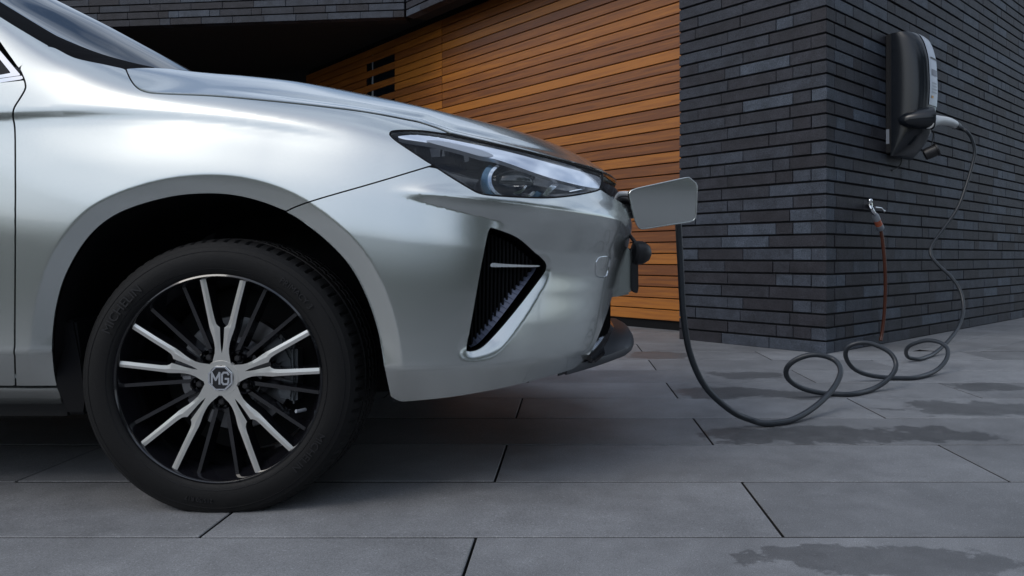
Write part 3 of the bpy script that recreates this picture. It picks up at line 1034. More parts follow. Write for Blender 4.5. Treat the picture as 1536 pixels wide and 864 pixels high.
# --- seam lines and outlines in the photo
HOODL = curve([(189, 103), (196, 118.5), (205.5, 130.5), (218.5, 136.7), (240, 139.5), (320, 143), (400, 150), (480, 158.5), (550, 167.5), (614.7, 179.5), (635.6, 184.5), (657.8, 192), (671.7, 197.5)], 5)
HL_T = curve([(584, 203), (583.5, 199.4), (588, 195), (608, 193.6), (635.6, 194.6), (669, 199.4), (705, 207), (760, 219.6), (789.5, 226.5), (844, 240.6), (880, 250), (899, 255.5), (906, 259)], 4)
HL_B = curve([(906, 259), (905.5, 273), (901.5, 284.6), (870, 292.5), (831, 297), (792, 297), (740, 294), (719, 290.4), (705, 283.5), (677, 266.8), (648, 248), (621.7, 230.7), (594, 212), (584, 203)], 4)
SEAMB = curve([(429, 317), (445, 309.5), (480, 297.5), (560, 274.5), (620, 256.5), (648, 248)], 5)
DOORL = curve([(27.5, 101), (33, 112), (37.5, 125), (37, 134), (29, 148), (20.5, 162), (19, 176), (22, 200), (22.5, 300), (22, 420), (21.5, 520), (23, 579)], 5)
TOPE = curve([(27.5, 101), (50, 84), (74, 69.4), (111, 86), (157.4, 96.3), (189, 103)], 4)
PILT = curve([(-70, -22), (0, 25), (40, 49.5), (74, 69.4)], 4)

hood_u = SU(HOODL); hlt_u = SU(HL_T); hlb_u = SU(HL_B); door_u = SU(DOORL); seam_u = SU(SEAMB); tope_u = SU(TOPE)
arch_u = SU(ARCH)
flare_u = offset_line(arch_u, FLARE)
if dist_line(np.array([[WX, 0.3]]), flare_u)[0] < dist_line(np.array([[WX, 0.3]]), arch_u)[0]: flare_u = offset_line(arch_u, -FLARE)
ci = int(np.argmin(((ARCH - np.array([429, 317]))**2).sum(axis=1)))
GAP = 1.35     # half gap in photo pixels
def L2(line, d): return SU(offset_line(line, d))
def toward(line, d, pt):
    a, b2 = offset_line(line, d), offset_line(line, -d)
    da = np.linalg.norm(a - pt, axis=1).min(); db = np.linalg.norm(b2 - pt, axis=1).min()
    return a if da < db else b2

FC = np.array([300, 220.]); BC = np.array([700, 420.]); DC = np.array([-40, 350.])
fl = np.vstack([
    SU(toward(DOORL, GAP, FC)[::-1])[:-1],                       # up the door edge
])
h_f = SU(toward(HOODL, GAP, np.array([300, 200.])))
hl_f = hlt_u[:int(np.argmin(((HL_T - np.array([669, 199.4]))**2).sum(axis=1)))][::-1]
hlb_f = hlb_u[int(np.argmin(((HL_B - np.array([648, 248.]))**2).sum(axis=1))):][::-1]
sm_f = SU(toward(SEAMB, 1.1, np.array([480, 270.]))[::-1])
ar_f = arch_u[:ci][::-1]
low_f = SU([(85, 579), (60, 579)])
kk = [i for i, p in enumerate(ARCH) if p[1] < 578 and i < ci]
ar_f = arch_u[kk][::-1]
fender_loop = np.vstack([fl, tope_u[1:-1], h_f, hl_f, hlb_f[1:-1], sm_f, ar_f, low_f])
zch = np.linspace(-1.9, 0.9, 160); chin_u = np.stack([zch, zchin(zch / US)], axis=1)
fsg = -1 if inside(ARCHP, offset_line(ARCHD, FLARE)[60:61])[0] else 1
flare3 = [offset_line(ARCHD, fsg * (FLARE + q)) for q in (-0.0045, 0.0045)]
should_l = np.stack([SHX, SHZ], axis=1)
feats = [should_l + [0, 0.003], should_l - [0, 0.006]] + flare3
panel('fender', fender_loop, S, PAINT, car, h=0.0075, feats=feats, mirror=True)

# --- door and what lies behind it (out of frame)
dr = SU(toward(DOORL, GAP, DC))
UL = -1.95
sillz = SU([(0, 578)])[0][1]
belt = SU([(32, 117)])[0]
keep = dr[(dr[:, 1] < belt[1] - 0.002)]
door_loop = np.vstack([keep, SU([(0, 579)]), [[UL, sillz]], [[UL, belt[1] - 0.012]], SU([(0, 124)])])
panel('door', door_loop, S, PAINT, car, feats=[should_l + [0, 0.003], should_l - [0, 0.006]], mirror=True)
# sill
s_top = SU([(0, 582.5)])[0]; s_r = SU([(88, 583)])[0]; s_rb = SU([(97, 619)])[0]
panel('sill', [[UL, s_top[1]], s_top, s_r, s_rb, [s_top[0], s_rb[1]], [UL, s_rb[1]]], S, PAINT, car, mirror=True, thick=0.05)
# pillar, window trim, side glass
pil_t = SU(PILT)
pil_loop = np.vstack([pil_t, SU([(51, 85.5), (27.5, 101), (0, 62), (-60, -25)])])
panel('windscreen_pillar', pil_loop, S, PAINT, car, mirror=True, h=0.008, roll=0.001, rollw=0.003)
tr_loop = SU([(-40, 33), (-1, 75), (26, 107), (31, 112.5), (0, 117), (-60, 124), (-60, 119), (0, 112), (16, 109), (-1, 88), (-46, 38)])
panel('window_trim', tr_loop, S, CHROME, car, mirror=True, h=0.008, roll=0.001, rollw=0.002)
panel('side_window', np.vstack([SU([(-46, 38), (-1, 88), (16, 109), (0, 112), (-60, 119)]), [[UL, belt[1] + 0.01]], [[UL, belt[1] + 0.32]]]), S, GLASSD, car, mirror=True, h=0.03, roll=0.004)
bl = SU([(0, 117.5), (32, 113)])
panel('belt_strip', np.vstack([SU([(-60, 124.5), (0, 117.5), (32, 112.8), (34, 118), (0, 123.4), (-60, 131)])]), S, CHROME, car, mirror=True, h=0.01, roll=0.002, rollw=0.003)

# --- dark returns behind the seams
def strip(line, wd, name, off=0.012):
    a = SU(offset_line(line, wd)); b2 = SU(offset_line(line, -wd))
    V = []; F = []
    n = len(a)
    for q in (a, b2):
        P = S(q); nn = nrm_of(S, q); s = np.sign(((np.array([0, 0, CH]) - P) * nn).sum(axis=1))
        V += list(P - nn * s[:, None] * off)
    F = [(i, i+1, n+i+1, n+i) for i in range(n - 1)]
    obj(name, mesh_from(name, V, F), BLACKT, car)
for ln in (DOORL, SEAMB, HOODL): strip(ln[1:-1], 7, 'seam_channel')
strip(curve([(-30, 580.5), (40, 581), (88, 581)], 4), 6, 'seam_channel')

# --- bumper
cutb = curve([(921, 437), (911, 470), (898, 505), (887, 528), (877, 544), (868, 552)], 4)
botb = curve([(868, 552), (830, 563), (760, 581), (690, 594), (640, 600), (590, 604)], 4)
cut_u = SU(cutb); bot_u = SU(botb)
TQ = math.pi / 2 * US
zgr = SU([(901.5, 286)])[0]                              # where headlight, grille and bumper meet
tow_u = SU([(940, 330)])
cr_end = cut_u[0]
sm_b = SU(toward(SEAMB, 1.1, np.array([560, 340.])))
i906 = int(np.argmin(((HL_B - np.array([901.5, 284.6]))**2).sum(axis=1)))
i648 = int(np.argmin(((HL_B - np.array([648, 248.]))**2).sum(axis=1)))
hl_b = hlb_u[i906:i648]                                   # front to back along the lower edge
ar_b = arch_u[ci:]
ar_b = ar_b[np.array([p[1] for p in ARCH[ci:]]) < 602]
up_c = np.array([[zgr[0] + (TQ - zgr[0]) * q, zgr[1] - 0.045 * q**0.6] for q in np.linspace(0.12, 1, 14)])
lo_c = np.array([[cr_end[0] + (TQ - cr_end[0]) * q, cr_end[1] + 0.012 * q] for q in np.linspace(1, 0.1, 14)])
bump_loop = np.vstack([sm_b[:-1], hl_b[::-1], up_c, lo_c, cut_u, bot_u[1:-1], ar_b[::-1][:-1]])
crease_l = np.stack([CRX, CRZ], axis=1)
ring_v = vent_u
bsg = -1 if inside(vent_u, offset_line(ventr_u[4:-6], 0.04)[10:11])[0] else 1
bev3 = [offset_line(ventr_u[4:-6], bsg * q) for q in (0.036, 0.044)]
vent_u2 = SU(np.vstack([VENT_L[:-1], VENT_T[:-1], VENT_R[:-1]])); vent_hole = vent_u2
ov = np.stack([CRX, CRZ - 0.25 * 0.46], axis=1); ov2 = np.stack([CRX, CRZ + 0.07], axis=1)
panel('front_bumper', bump_loop, S, PAINT, car, h=0.0055, holes=[vent_hole], feats=[crease_l + [0, 0.010], crease_l + [0, 0.005], crease_l, crease_l - [0, 0.006], crease_l - [0, 0.012]] + flare3 + bev3 + [np.stack([CRX, CRZ - 0.047 * kk_of(CRX) + q], axis=1) for q in (-0.004, 0.004)] + [WEDGE[6:]], join_mirror=True, thick=0.02)

# --- bonnet: smooth height field over the plan
def tps_fit(P, Z, lam=1e-5, lams=None):
    n = len(P)
    d = np.linalg.norm(P[:, None] - P[None], axis=2)
    K = np.where(d > 0, d**2 * np.log(d + 1e-12), 0) + (np.diag(lams) if lams is not None else lam * np.eye(n))
    A = np.zeros((n+3, n+3)); A[:n, :n] = K; A[:n, n] = 1; A[:n, n+1:] = P; A[n, :n] = 1; A[n+1:, :n] = P.T
    wts = np.linalg.solve(A, np.concatenate([Z, [0, 0, 0]]))
    def f(Q):
        sh = Q.shape[:-1]; q = Q.reshape(-1, 2)
        out = np.zeros(len(q))
        for i0 in range(0, len(q), 4000):
            qq = q[i0:i0+4000]
            dd = np.linalg.norm(qq[:, None] - P[None], axis=2)
            out[i0:i0+4000] = np.where(dd > 0, dd**2 * np.log(dd + 1e-12), 0) @ wts[:n] + wts[n] + qq @ wts[n+1:]
        return out.reshape(sh)
    return f
hood_edge = S(SU(toward(HOODL, 1.2, np.array([400, 100.]))))
i669 = int(np.argmin(((HL_T - np.array([672, 200.]))**2).sum(axis=1)))
HL_T2 = HL_T[i669+1:] + np.array([0, -2.2])
he2 = S(SU(HL_T2))
tl = SU(HL_T2[-1:])[0]
lead = []
for q in np.linspace(0.06, 1, 16):
    u = tl[0] + (TQ - tl[0]) * q
    p = base_u(np.array([u, tl[1] - 0.004 * q])); lead.append(p)
lead = np.array(lead)
edge3 = np.vstack([hood_edge, he2, lead])
CREST = []
for px, py, Y in ((270, 105, 2.05), (360, 113, 2.05), (440, 122, 2.05), (560, 145, 2.05), (630, 160.5, 2.05), (700, 178, 2.05), (760, 193.5, 2.06), (800, 205.5, 2.09), (840, 220.5, 2.13), (872, 235.5, 2.18), (900, 251, 2.24)):
    p = px3(px, py, Y); CREST.append((p[0], p[2], Y))
TPp, TPz = [], []
LAMS = []
for i, p in enumerate(edge3[::3]): TPp.append((p[0], p[1])); TPz.append(p[2]); LAMS.append(8e-4 if i * 3 < 20 else 2e-5)
for x, z, Y in CREST:
    TPp.append((x, Y)); TPz.append(z)
    k2 = 1.0 if x < -0.2 else max(0.25, 1 - (x + 0.2) * 2.2)
    if x < 0.0: TPp.append((x + 0.02, 2.33)); TPz.append(z + 0.020 * k2)
    TPp.append((x + 0.03, YC)); TPz.append(z + 0.030 * k2)
    TPp.append((x + 0.03, YC + 0.15)); TPz.append(z + 0.029 * k2)
LAMS += [2e-4] * (len(TPp) - len(LAMS))
hoodz = tps_fit(np.array(TPp), np.array(TPz), lams=np.array(LAMS))
eo = np.argsort(hood_edge[:, 0]); all_e = np.vstack([hood_edge, he2]); ae = np.argsort(all_e[:, 0])
def hood_f(U):
    U = np.asarray(U, float)
    ye = np.interp(U[..., 0], all_e[ae, 0], all_e[ae, 1])
    wv = U[..., 1] - ye
    dz = -0.006 * np.exp(-((wv - 0.055) / 0.022)**2) * smooth(U[..., 0], -0.95, -0.6) * (1 - smooth(U[..., 0], -0.15, 0.0))
    return np.stack([U[..., 0], U[..., 1], hoodz(U) + dz], axis=-1)
rear = [(x, y) for x, y in ((-0.99, YC), (-1.0, 2.4), (-1.03, 2.15), (-1.07, 1.97))]
hl_loop = np.vstack([edge3[:, :2], np.array(rear)])
panel('bonnet', hl_loop, hood_f, PAINT, car, h=0.011, join_mirror=True, thick=0.003, roll=0.0015, sgn=1.0 if nrm_of(hood_f, np.array([[-0.5, 2.3]]))[0][2] > 0 else -1.0)

# --- windscreen
wp, wz = [], []
for px, py, Y in ((240, 105, 1.95), (190, 94, 1.965), (135, 77, 1.985), (62, 45, 2.03), (0, 9, 2.075), (-100, -55, 2.13), (-200, -120, 2.19)):
    p = px3(px, py, Y); wp.append((p[0], p[1])); wz.append(p[2])
for X in (-0.98, -1.1, -1.2385, -1.45, -1.651, -1.9, -2.1):
    zs_ = 1.162 + 0.539 * (-1.2385 - X) - 0.03 * max(0, -1.6 - X)
    wp += [(X, 2.35), (X, 2.2), (X, 2.47), (X, YC), (X, YC + 0.15)]; wz += [zs_, zs_ - 0.044, zs_ + 0.025, zs_ + 0.038, zs_ + 0.034]
wsz = tps_fit(np.array(wp), np.array(wz), 1e-4)
def ws_f(U):
    U = np.asarray(U, float)
    return np.stack([U[..., 0], U[..., 1], wsz(U)], axis=-1)
near = [tuple(px3(px, py, Y)[:2]) for px, py, Y in ((-200, -120, 2.19), (-100, -55, 2.13), (0, 9, 2.075), (62, 45, 2.03), (135, 77, 1.985), (190, 94, 1.965), (240, 105, 1.95))]
wl = np.vstack([curve(near, 4), [(-1.02, 2.05), (-0.985, 2.25), (-0.97, YC), (-2.0, YC)]])
panel('windscreen', wl, ws_f, GLASSD, car, h=0.03, join_mirror=True, thick=0.01, roll=0.001, sgn=1.0 if nrm_of(ws_f, np.array([[-1.4, 2.3]]))[0][2] > 0 else -1.0)
# black border of the glass and the pillar seal
nl = curve([tuple(ws_f(np.array(p))) for p in near], 4)
topc = np.vstack([np.array([px3(-200, -125, 2.02), px3(-130, -70, 1.98)]), S(SU(PILT))[:-1], S(tope_u[8:])])
ra_ = resample(topc, 0.01); na_ = resample(nl, 0.01)
mm = 70
qa_ = np.stack([np.interp(np.linspace(0, 1, mm), np.linspace(0, 1, len(ra_)), ra_[:, k]) for k in range(3)], axis=1)
V = []; F = []
for p in qa_:
    j = int(np.argmin(np.abs(na_[:, 0] - p[0]))); g_ = na_[j]
    f0 = g_ + np.array([0.03, 0.045, 0.0]); f0[2] = float(ws_f(f0[:2])[2]) + 0.003
    V += [p + [0, 0.004, -0.006], g_ + [0, 0, 0.004], f0]
for i in range(mm - 1):
    for e in (0, 1): F.append((3*i + e, 3*i + 3 + e, 3*i + 4 + e, 3*i + 1 + e))
seal = obj('windscreen_seal', mesh_from('windscreen_seal', V, F), SEAL, car, 60)
mirror_mesh(seal, car)
# far pillar, a slate-coloured bar behind the glass edge
far = [np.array([p[0], 2 * YC - p[1], p[2] + 0.012]) for p in nl]
bm = bmesh.new(); add_tube(bm, far[::2], 0.03, 8); obj('windscreen_pillar', bm, PAINT, car, 40)
bm = bmesh.new()
wa = [ws_f(np.array(p)) + np.array([0.02, 0, 0.014]) for p in ((-1.03, 2.1), (-1.10, 2.35), (-1.20, 2.62), (-1.33, 2.9))]
add_tube(bm, curve(wa, 4), 0.006, 6); obj('wiper', bm, BLACK, car, 40)

# --- dark mass inside: block added in the engine bay to stop light; floor, cabin
bm = bmesh.new()
add_prism(bm, [(-2.95, 0.21), (-0.28, 0.21), (-0.02, 0.30), (-0.02, 0.62), (-0.25, 0.80), (-0.95, 0.90), (-1.25, 1.0), (-2.0, 1.28), (-2.95, 1.28)], 2.12, 2 * YC - 2.12)
obj('inner_light_block', bm, UNDER, car)
bm = bmesh.new()
add_prism(bm, [(-2.95, 0.20), (-1.25, 0.20), (-1.25, 0.95), (-2.95, 0.95)], 1.84, 2 * YC - 1.84)
obj('floor_pan', bm, UNDER, car)
bm = bmesh.new()
add_prism(bm, [(-0.35, 0.245), (-0.08, 0.27), (0.0, 0.32), (0.02, 0.58), (-0.3, 0.62), (-0.35, 0.45)], 2.16, 2 * YC - 2.16)
obj('crash_beam', bm, UNDER, car)

# --- wheel arch liner
def liner():
    P = S(arch_u); n = len(P)
    V = []; F = []
    cx, cz = WX, 0.33
    rows = []
    for dy, sc_ in ((0.010, 1.0), (0.02, 1.012), (0.30, 1.0), (0.40, 0.9), (0.42, 0.2)):
        rows.append([np.array([cx + (p[0] - cx) * sc_, p[1] + dy, cz + (p[2] - cz) * sc_]) for p in P])
    for r_ in rows: V += r_
    for k in range(len(rows) - 1):
        for i in range(n - 1): F.append((k*n + i, k*n + i + 1, (k+1)*n + i + 1, (k+1)*n + i))
    return mesh_from('wheel_arch_liner', V, F)
ln = obj('wheel_arch_liner', liner(), BLACK, car, 40); mirror_mesh(ln, car)
# flap of the liner hanging behind the wheel
fp = [px3(px, py, 1.76) for px, py in ((80, 480), (80, 549), (86, 583), (99, 622), (128, 622), (131, 600), (120, 540), (112, 480))]
bm = bmesh.new(); add_prism3(bm, fp, (0, 0.14, 0)); bmesh.ops.bevel(bm, geom=bm.edges[:], offset=0.006, segments=2, affect='EDGES')
o = obj('mud_guard', bm, BLACKT, car, 35); mirror_mesh(o, car)

# --- side vent in the bumper
def inward(f, off):
    def g(U):
        U = np.asarray(U, float); P = f(U); n = nrm_of(base_u, U) * SGN
        return P - n * off
    return g
def Sflat(U): return base_u(np.asarray(U, float))
vback = panel('side_vent', vent_u2, inward(Sflat, 0.085), BLACKT, car, h=0.02, thick=0.0, roll=0.0)
Pv = S(vent_u2); nv_ = nrm_of(base_u, vent_u2) * SGN; Pb = inward(Sflat, 0.086)(vent_u2)
n = len(Pv); V = list(Pv - nv_ * 0.010) + list(Pb); F = [(i, (i+1) % n, n + (i+1) % n, n + i) for i in range(n)]
obj('vent_wall', mesh_from('vent_wall', V, F), GLOSSB, vback, 40)
vp = np.vstack([VENT_L[:-1], VENT_T[:-1], VENT_R[:-1]])
for px in np.arange(709, 816, 6.5):
    ys = np.linspace(340, 530, 190); ins_ = inside(vp, np.stack([np.full(190, px), ys], axis=1))
    if ins_.sum() < 12: continue
    y0, y1 = ys[ins_][0] + 3, ys[ins_][-1] - 3
    a = S0([(px, y0)])[0]; b2 = S0([(px, y1)])[0]
    us = np.linspace(0, 1, 10)[:, None]; Q = a + (b2 - a) * us
    A = inward(Sflat, 0.046)(Q); Bk = inward(Sflat, 0.084)(Q)
    V = []; F = []
    for k in range(10): V += [A[k] + [-0.0022, 0, 0], A[k] + [0.0022, 0, 0], Bk[k] + [0.004, 0, 0], Bk[k] + [-0.004, 0, 0]]
    for k in range(9):
        for e in range(4): F.append((4*k + e, 4*k + (e+1) % 4, 4*k + 4 + (e+1) % 4, 4*k + 4 + e))
    obj('grille_rib', mesh_from('grille_rib', V, F), BLACKT, vback, 30)
# chrome blade
SILVB = simple('satin_chrome', (0.8, 0.82, 0.84), 0.3, 0.7)
bl = curve([(741.5, 398.5), (743, 395.5), (747, 394.5), (760, 396), (790, 398), (818, 399.4), (818, 401.6), (790, 401.4), (760, 401), (747, 400.8), (743, 400.4)], 3, True)
fb = inward(Sflat, 0.030)
Pf = fb(S0(bl)); bm = bmesh.new(); add_prism3(bm, Pf, (0, 0.02, 0)); obj('chrome_blade', bm, SILVB, vback, 30)
# slate-coloured edge strip with a toothed inner edge
inn = []
RL = resample(VENT_R[2:-6], 1.2)
T = np.gradient(RL, axis=0); T /= np.linalg.norm(T, axis=1)[:, None]; NN = np.stack([T[:, 1], -T[:, 0]], axis=1)
if not inside(vp, (RL + NN * 4)[len(RL)//2:len(RL)//2+1])[0]: NN = -NN
k = np.arange(len(RL)); wdt = 9.5 * np.clip(np.minimum(k / 45, (len(RL) - 1 - k) / 14), 0.12, 1)
saw = ((k * 1.2) % 9.0) / 9.0
innr = RL + NN * (wdt + 1.5 + 2.6 * (saw - 0.5) * (wdt > 3))[:, None]; outr = RL + NN * 1.5
fa, fb2 = inward(Sflat, 0.036), inward(Sflat, 0.052)
A = fa(S0(outr)); Bk = fb2(S0(innr)); n = len(A)
A2 = A + np.array([0, 0.012, 0]); B2 = Bk + np.array([0, 0.012, 0])
V = list(A) + list(Bk) + list(A2) + list(B2); F = []
for i in range(n - 1):
    F += [(i, i+1, n+i+1, n+i), (n+i, n+i+1, 3*n+i+1, 3*n+i)]
SLATE = simple('slate_trim', (0.11, 0.125, 0.18), 0.28, 0.2)
obj('toothed_trim', mesh_from('toothed_trim', V, F), SLATE, vback, 30)

# --- round towing-eye cover
tow = curve([(893, 404), (894.5, 392), (900, 386), (909, 384.5), (914, 386.5), (914.5, 392), (911.5, 406), (908.5, 414.5), (899, 416), (894, 412.5)], 3, True)
tu = SU(tow)
Pt = S(tu); nt_ = nrm_of(base_u, tu) * SGN
bm = bmesh.new(); add_tube(bm, list(Pt + nt_ * 0.0005) + [Pt[0] + nt_[0] * 0.0005], 0.0017, 6, False); obj('towing_eye_cover', bm, CHROME, car, 60)

# --- headlight
HLP = np.vstack([HL_T[:-1], HL_B[:-1]])
cen = HLP.mean(axis=0)
def inset_px(P, d):
    out = []
    m = len(P)
    for i in range(m):
        t = P[(i+1) % m] - P[i-1]; t = t / (np.linalg.norm(t) + 1e-9); nn = np.array([-t[1], t[0]])
        a = P[i] + nn * d
        if not inside(P, a[None])[0]: a = P[i] - nn * d
        out.append(a)
    return np.array(out)
HLI = inset_px(HLP, 1.0)
hl_u = SU(HLI)
hloop = hl_u
def bowl(VV):
    d = dist_line(VV, hloop, True)
    return -np.clip(d * 1.6, 0, 0.055) - 0.012
hous = panel('headlight', hloop, base_u, GLOSSB, car, h=0.012, thick=0.0, roll=0.0, bulge=bowl)
def Slens(U): return base_u(np.asarray(U, float))
lens = panel('lens', SU(inset_px(HLP, 2.0)), S, LENS, hous, h=0.010, thick=0.0, roll=0.003, rollw=0.006)
rimv = S(hl_u); nr_ = nrm_of(base_u, hl_u) * SGN
bm = bmesh.new(); add_tube(bm, list(rimv - nr_ * 0.004) + [rimv[0] - nr_[0] * 0.004], 0.0032, 6, False); obj('lens_frame', bm, BLACKT, hous, 60)
def px_plate(name, pts, off, thick, mt, parent, h=0.006, bul=None):
    u = S0(np.array(pts))
    return panel(name, u, inward(base_u, off), mt, parent, h=h, thick=thick, roll=0.001, rollw=0.002, bulge=bul)
LBAR = simple('light_guide', (0.80, 0.84, 0.92), 0.14, 0.6, coat=1.0)
LBLUE = simple('blue_reflector', (0.06, 0.14, 0.21), 0.12, 0.7, coat=1.0)
DGLASS = simple('projector_glass', (0.010, 0.014, 0.014), 0.02, spec=0.8)
px_plate('light_guide', curve([(597, 202), (620, 199.5), (650, 202), (700, 211), (760, 224), (830, 243), (880, 257), (903, 265), (902, 279), (896, 281), (868, 276), (830, 266), (800, 256), (770, 245), (742, 236), (724, 233), (690, 223), (655, 214), (625, 209), (604, 206)], 3, True), 0.005, 0.014, LBAR, hous)
px_plate('light_blade', curve([(640, 210.5), (655, 208.5), (690, 215), (725, 224), (741, 232), (725, 233.5), (690, 224)], 3, True), 0.003, 0.0015, SILVP, hous)
cpx = np.array([778.0, 264.0])
def arc(r0, r1, a0, a1, n=20, sy=0.78):
    A = np.linspace(R(a0), R(a1), n)
    o_ = [cpx + np.array([math.cos(a) * r0, -math.sin(a) * r0 * sy]) for a in A]
    i_ = [cpx + np.array([math.cos(a) * r1, -math.sin(a) * r1 * sy]) for a in A[::-1]]
    return np.array(o_ + i_)
px_plate('projector_ring', arc(52, 42, 138, 330), 0.026, 0.012, LBLUE, hous, 0.005)
px_plate('projector_bezel', arc(42.5, 37, 130, 322), 0.021, 0.010, CHROME, hous, 0.005)
pc = inward(base_u, 0.045)(S0([cpx + np.array([-2, -4])]))[0]
bm = bmesh.new(); bmesh.ops.create_uvsphere(bm, u_segments=32, v_segments=20, radius=0.052, matrix=Matrix.Translation(Vector(pc + np.array([0, 0.02, 0]))) @ Matrix.Diagonal((1.15, 0.7, 0.62, 1)))
obj('projector', bm, DGLASS, hous, 60)
px_plate('reflector_fin', curve([(822, 288), (838, 270), (848, 270), (838, 281), (830, 289)], 3, True), 0.022, 0.006, CHROME, hous, 0.005)
px_plate('reflector_fin', curve([(776, 285), (788, 280), (794, 274), (797, 274), (793, 281), (784, 287)], 3, True), 0.020, 0.006, CHROME, hous, 0.005)
px_plate('reflector_fin', [(860, 283.5), (884, 279), (884, 280.3), (861, 284.8)], 0.014, 0.004, CHROME, hous, 0.005)
hm = mirror_mesh(hous, car)
for ch in list(hous.children): mirror_mesh(ch, hm)

# --- grille between the lights, black
zt0 = SU([(904, 262)])[0]
gl_loop = np.array([[zt0[0] + 0.006, zt0[1] - 0.010]] + [[tl[0] + (TQ - tl[0]) * q, tl[1] - 0.030 - 0.018 * q] for q in np.linspace(0.1, 1, 12)] +
                   [[u, z - 0.004 + 0.012] for u, z in up_c[::-1]] + [[zgr[0] + 0.008, zgr[1] + 0.004]])
panel('grille', gl_loop, inward(base_u, 0.012), GLOSSB, car, h=0.014, join_mirror=True, thick=0.02)
# --- lower grille
lg = np.array([[u - 0.02, z] for u, z in cut_u[:-5]] + [[TQ, cut_u[-6][1] - 0.0]] + [[TQ, cut_u[0][1] + 0.03]])
panel('lower_grille', lg, inward(base_u, 0.035), BLACKT, car, h=0.02, join_mirror=True, thick=0.0, roll=0)
# --- splitter lip
def plan(t, z, out):
    p = base(np.array(t), np.array(z)); q = base(np.array(t - 1e-3), np.array(z))
    d = (p - q)[:2]; d = d / np.linalg.norm(d); nn = np.array([d[1], -d[0]])
    return np.array([p[0] + nn[0] * out, p[1] + nn[1] * out])
t_l = cut_u[-1][0] / US
TT = np.linspace(t_l - 0.07, math.pi / 2, 50)
def lip(TTs, sec, name, mt, ang=40):
    V = []; F = []; m = len(sec(0.0))
    for i, t in enumerate(TTs):
        q = i / (len(TTs) - 1)
        for (out, z, zb) in sec(q):
            xy = plan(t, zb, out); V.append((xy[0], xy[1], z))
    nT = len(TTs)
    for i in range(nT - 1):
        for e in range(m): F.append((i*m + e, i*m + (e+1) % m, (i+1)*m + (e+1) % m, (i+1)*m + e))
    F.append(tuple(range(m)))
    k0 = len(V)
    Vm = [(v[0], 2 * YC - v[1], v[2]) for v in V]; Fm = [tuple(k0 + x for x in f[::-1]) for f in F]
    me = mesh_from(name, V + Vm, F + Fm)
    bmm = bmesh.new(); bmm.from_mesh(me); bmesh.ops.remove_doubles(bmm, verts=bmm.verts, dist=1e-4); bmesh.ops.recalc_face_normals(bmm, faces=bmm.faces); bmm.to_mesh(me); bmm.free()
    return obj(name, me, mt, car, ang)
def split_z(q): 
    r = smooth(q, 0.0, 0.75); return 0.294 + 0.060 * r, 0.284 + 0.004 * r
def sec_split(q):
    r = smooth(q, 0.0, 0.6); T_, B_ = split_z(q); o_ = -0.030 + 0.100 * r; md = 0.5 * (T_ + B_)
    return [(-0.06, T_ + 0.014, 0.36), (o_ - 0.034, T_ + 0.008, 0.36), (o_ - 0.012, T_ - 0.004, 0.36), (o_ - 0.002, md + 0.012, 0.36), (o_, md, 0.36), (o_ - 0.004, md - 0.010, 0.36), (o_ - 0.02, B_ + 0.004, 0.36), (-0.06, B_ - 0.010, 0.36)]
lip(TT, sec_split, 'splitter', GREYP)
def sec_low(q):
    zl = split_z(q)[1] + 0.002
    return [(-0.10, zl - 0.004, 0.36), (-0.03, zl - 0.002, 0.36), (-0.04, zl - 0.012, 0.36), (-0.11, zl - 0.018, 0.36)]
def sec_gl(q):
    zl = split_z(0.08 + 0.92 * q)[0] + 0.016
    return [(-0.045, zl + 0.026, 0.38), (-0.012, zl + 0.008, 0.38), (0.004, zl - 0.010, 0.38), (-0.05, zl - 0.016, 0.38)]
lip(np.linspace(t_l + 0.05, math.pi / 2, 40), sec_gl, 'grille_lip', GLOSSB)
bm = bmesh.new()
for i, t in enumerate(np.linspace(t_l + 0.10, 1.45, 30)):
    q = (t - t_l) / (math.pi / 2 - t_l); zl = split_z(q)[0] + 0.036
    a = plan(t, 0.38, -0.016); b2 = plan(t, 0.38, -0.034)
    add_tube(bm, [(a[0], a[1], zl - 0.006), (b2[0], b2[1], zl + 0.010)], 0.0026, 6)
o = obj('grille_studs', bm, CHROME, car, 40); o['kind'] = 'stuff'
bm = bmesh.new()
for i, t in enumerate(np.linspace(t_l + 0.12, 1.5, 26)):
    a = plan(t, 0.42, -0.022)
    add_box(bm, (a[0], a[1], 0.43), (0.006, 0.006, 0.14))
o = obj('grille_slats', bm, BLACKT, car); o['kind'] = 'stuff'

# --- number plate carrier and plate
P4 = [px3(px, py, 2.33) for px, py in ((913, 372), (937, 370.5), (946, 372.5), (946, 441), (921, 446), (905, 446))]
bm = bmesh.new(); add_prism3(bm, P4, (0, 2 * (YC - 2.33), 0)); bmesh.ops.bevel(bm, geom=bm.edges[:], offset=0.006, segments=2, affect='EDGES')
o = obj('plate_carrier', bm, PAINT, car, 40)
P4 = [px3(px, py, 2.30) for px, py in ((946.8, 372), (957, 376), (958, 434), (956, 441), (949, 438), (946.8, 432))]
bm = bmesh.new(); add_prism3(bm, P4, (0, 2 * (YC - 2.30), 0)); bmesh.ops.bevel(bm, geom=bm.edges[:], offset=0.003, segments=2, affect='EDGES')
obj('number_plate', bm, BLACK, car, 40)
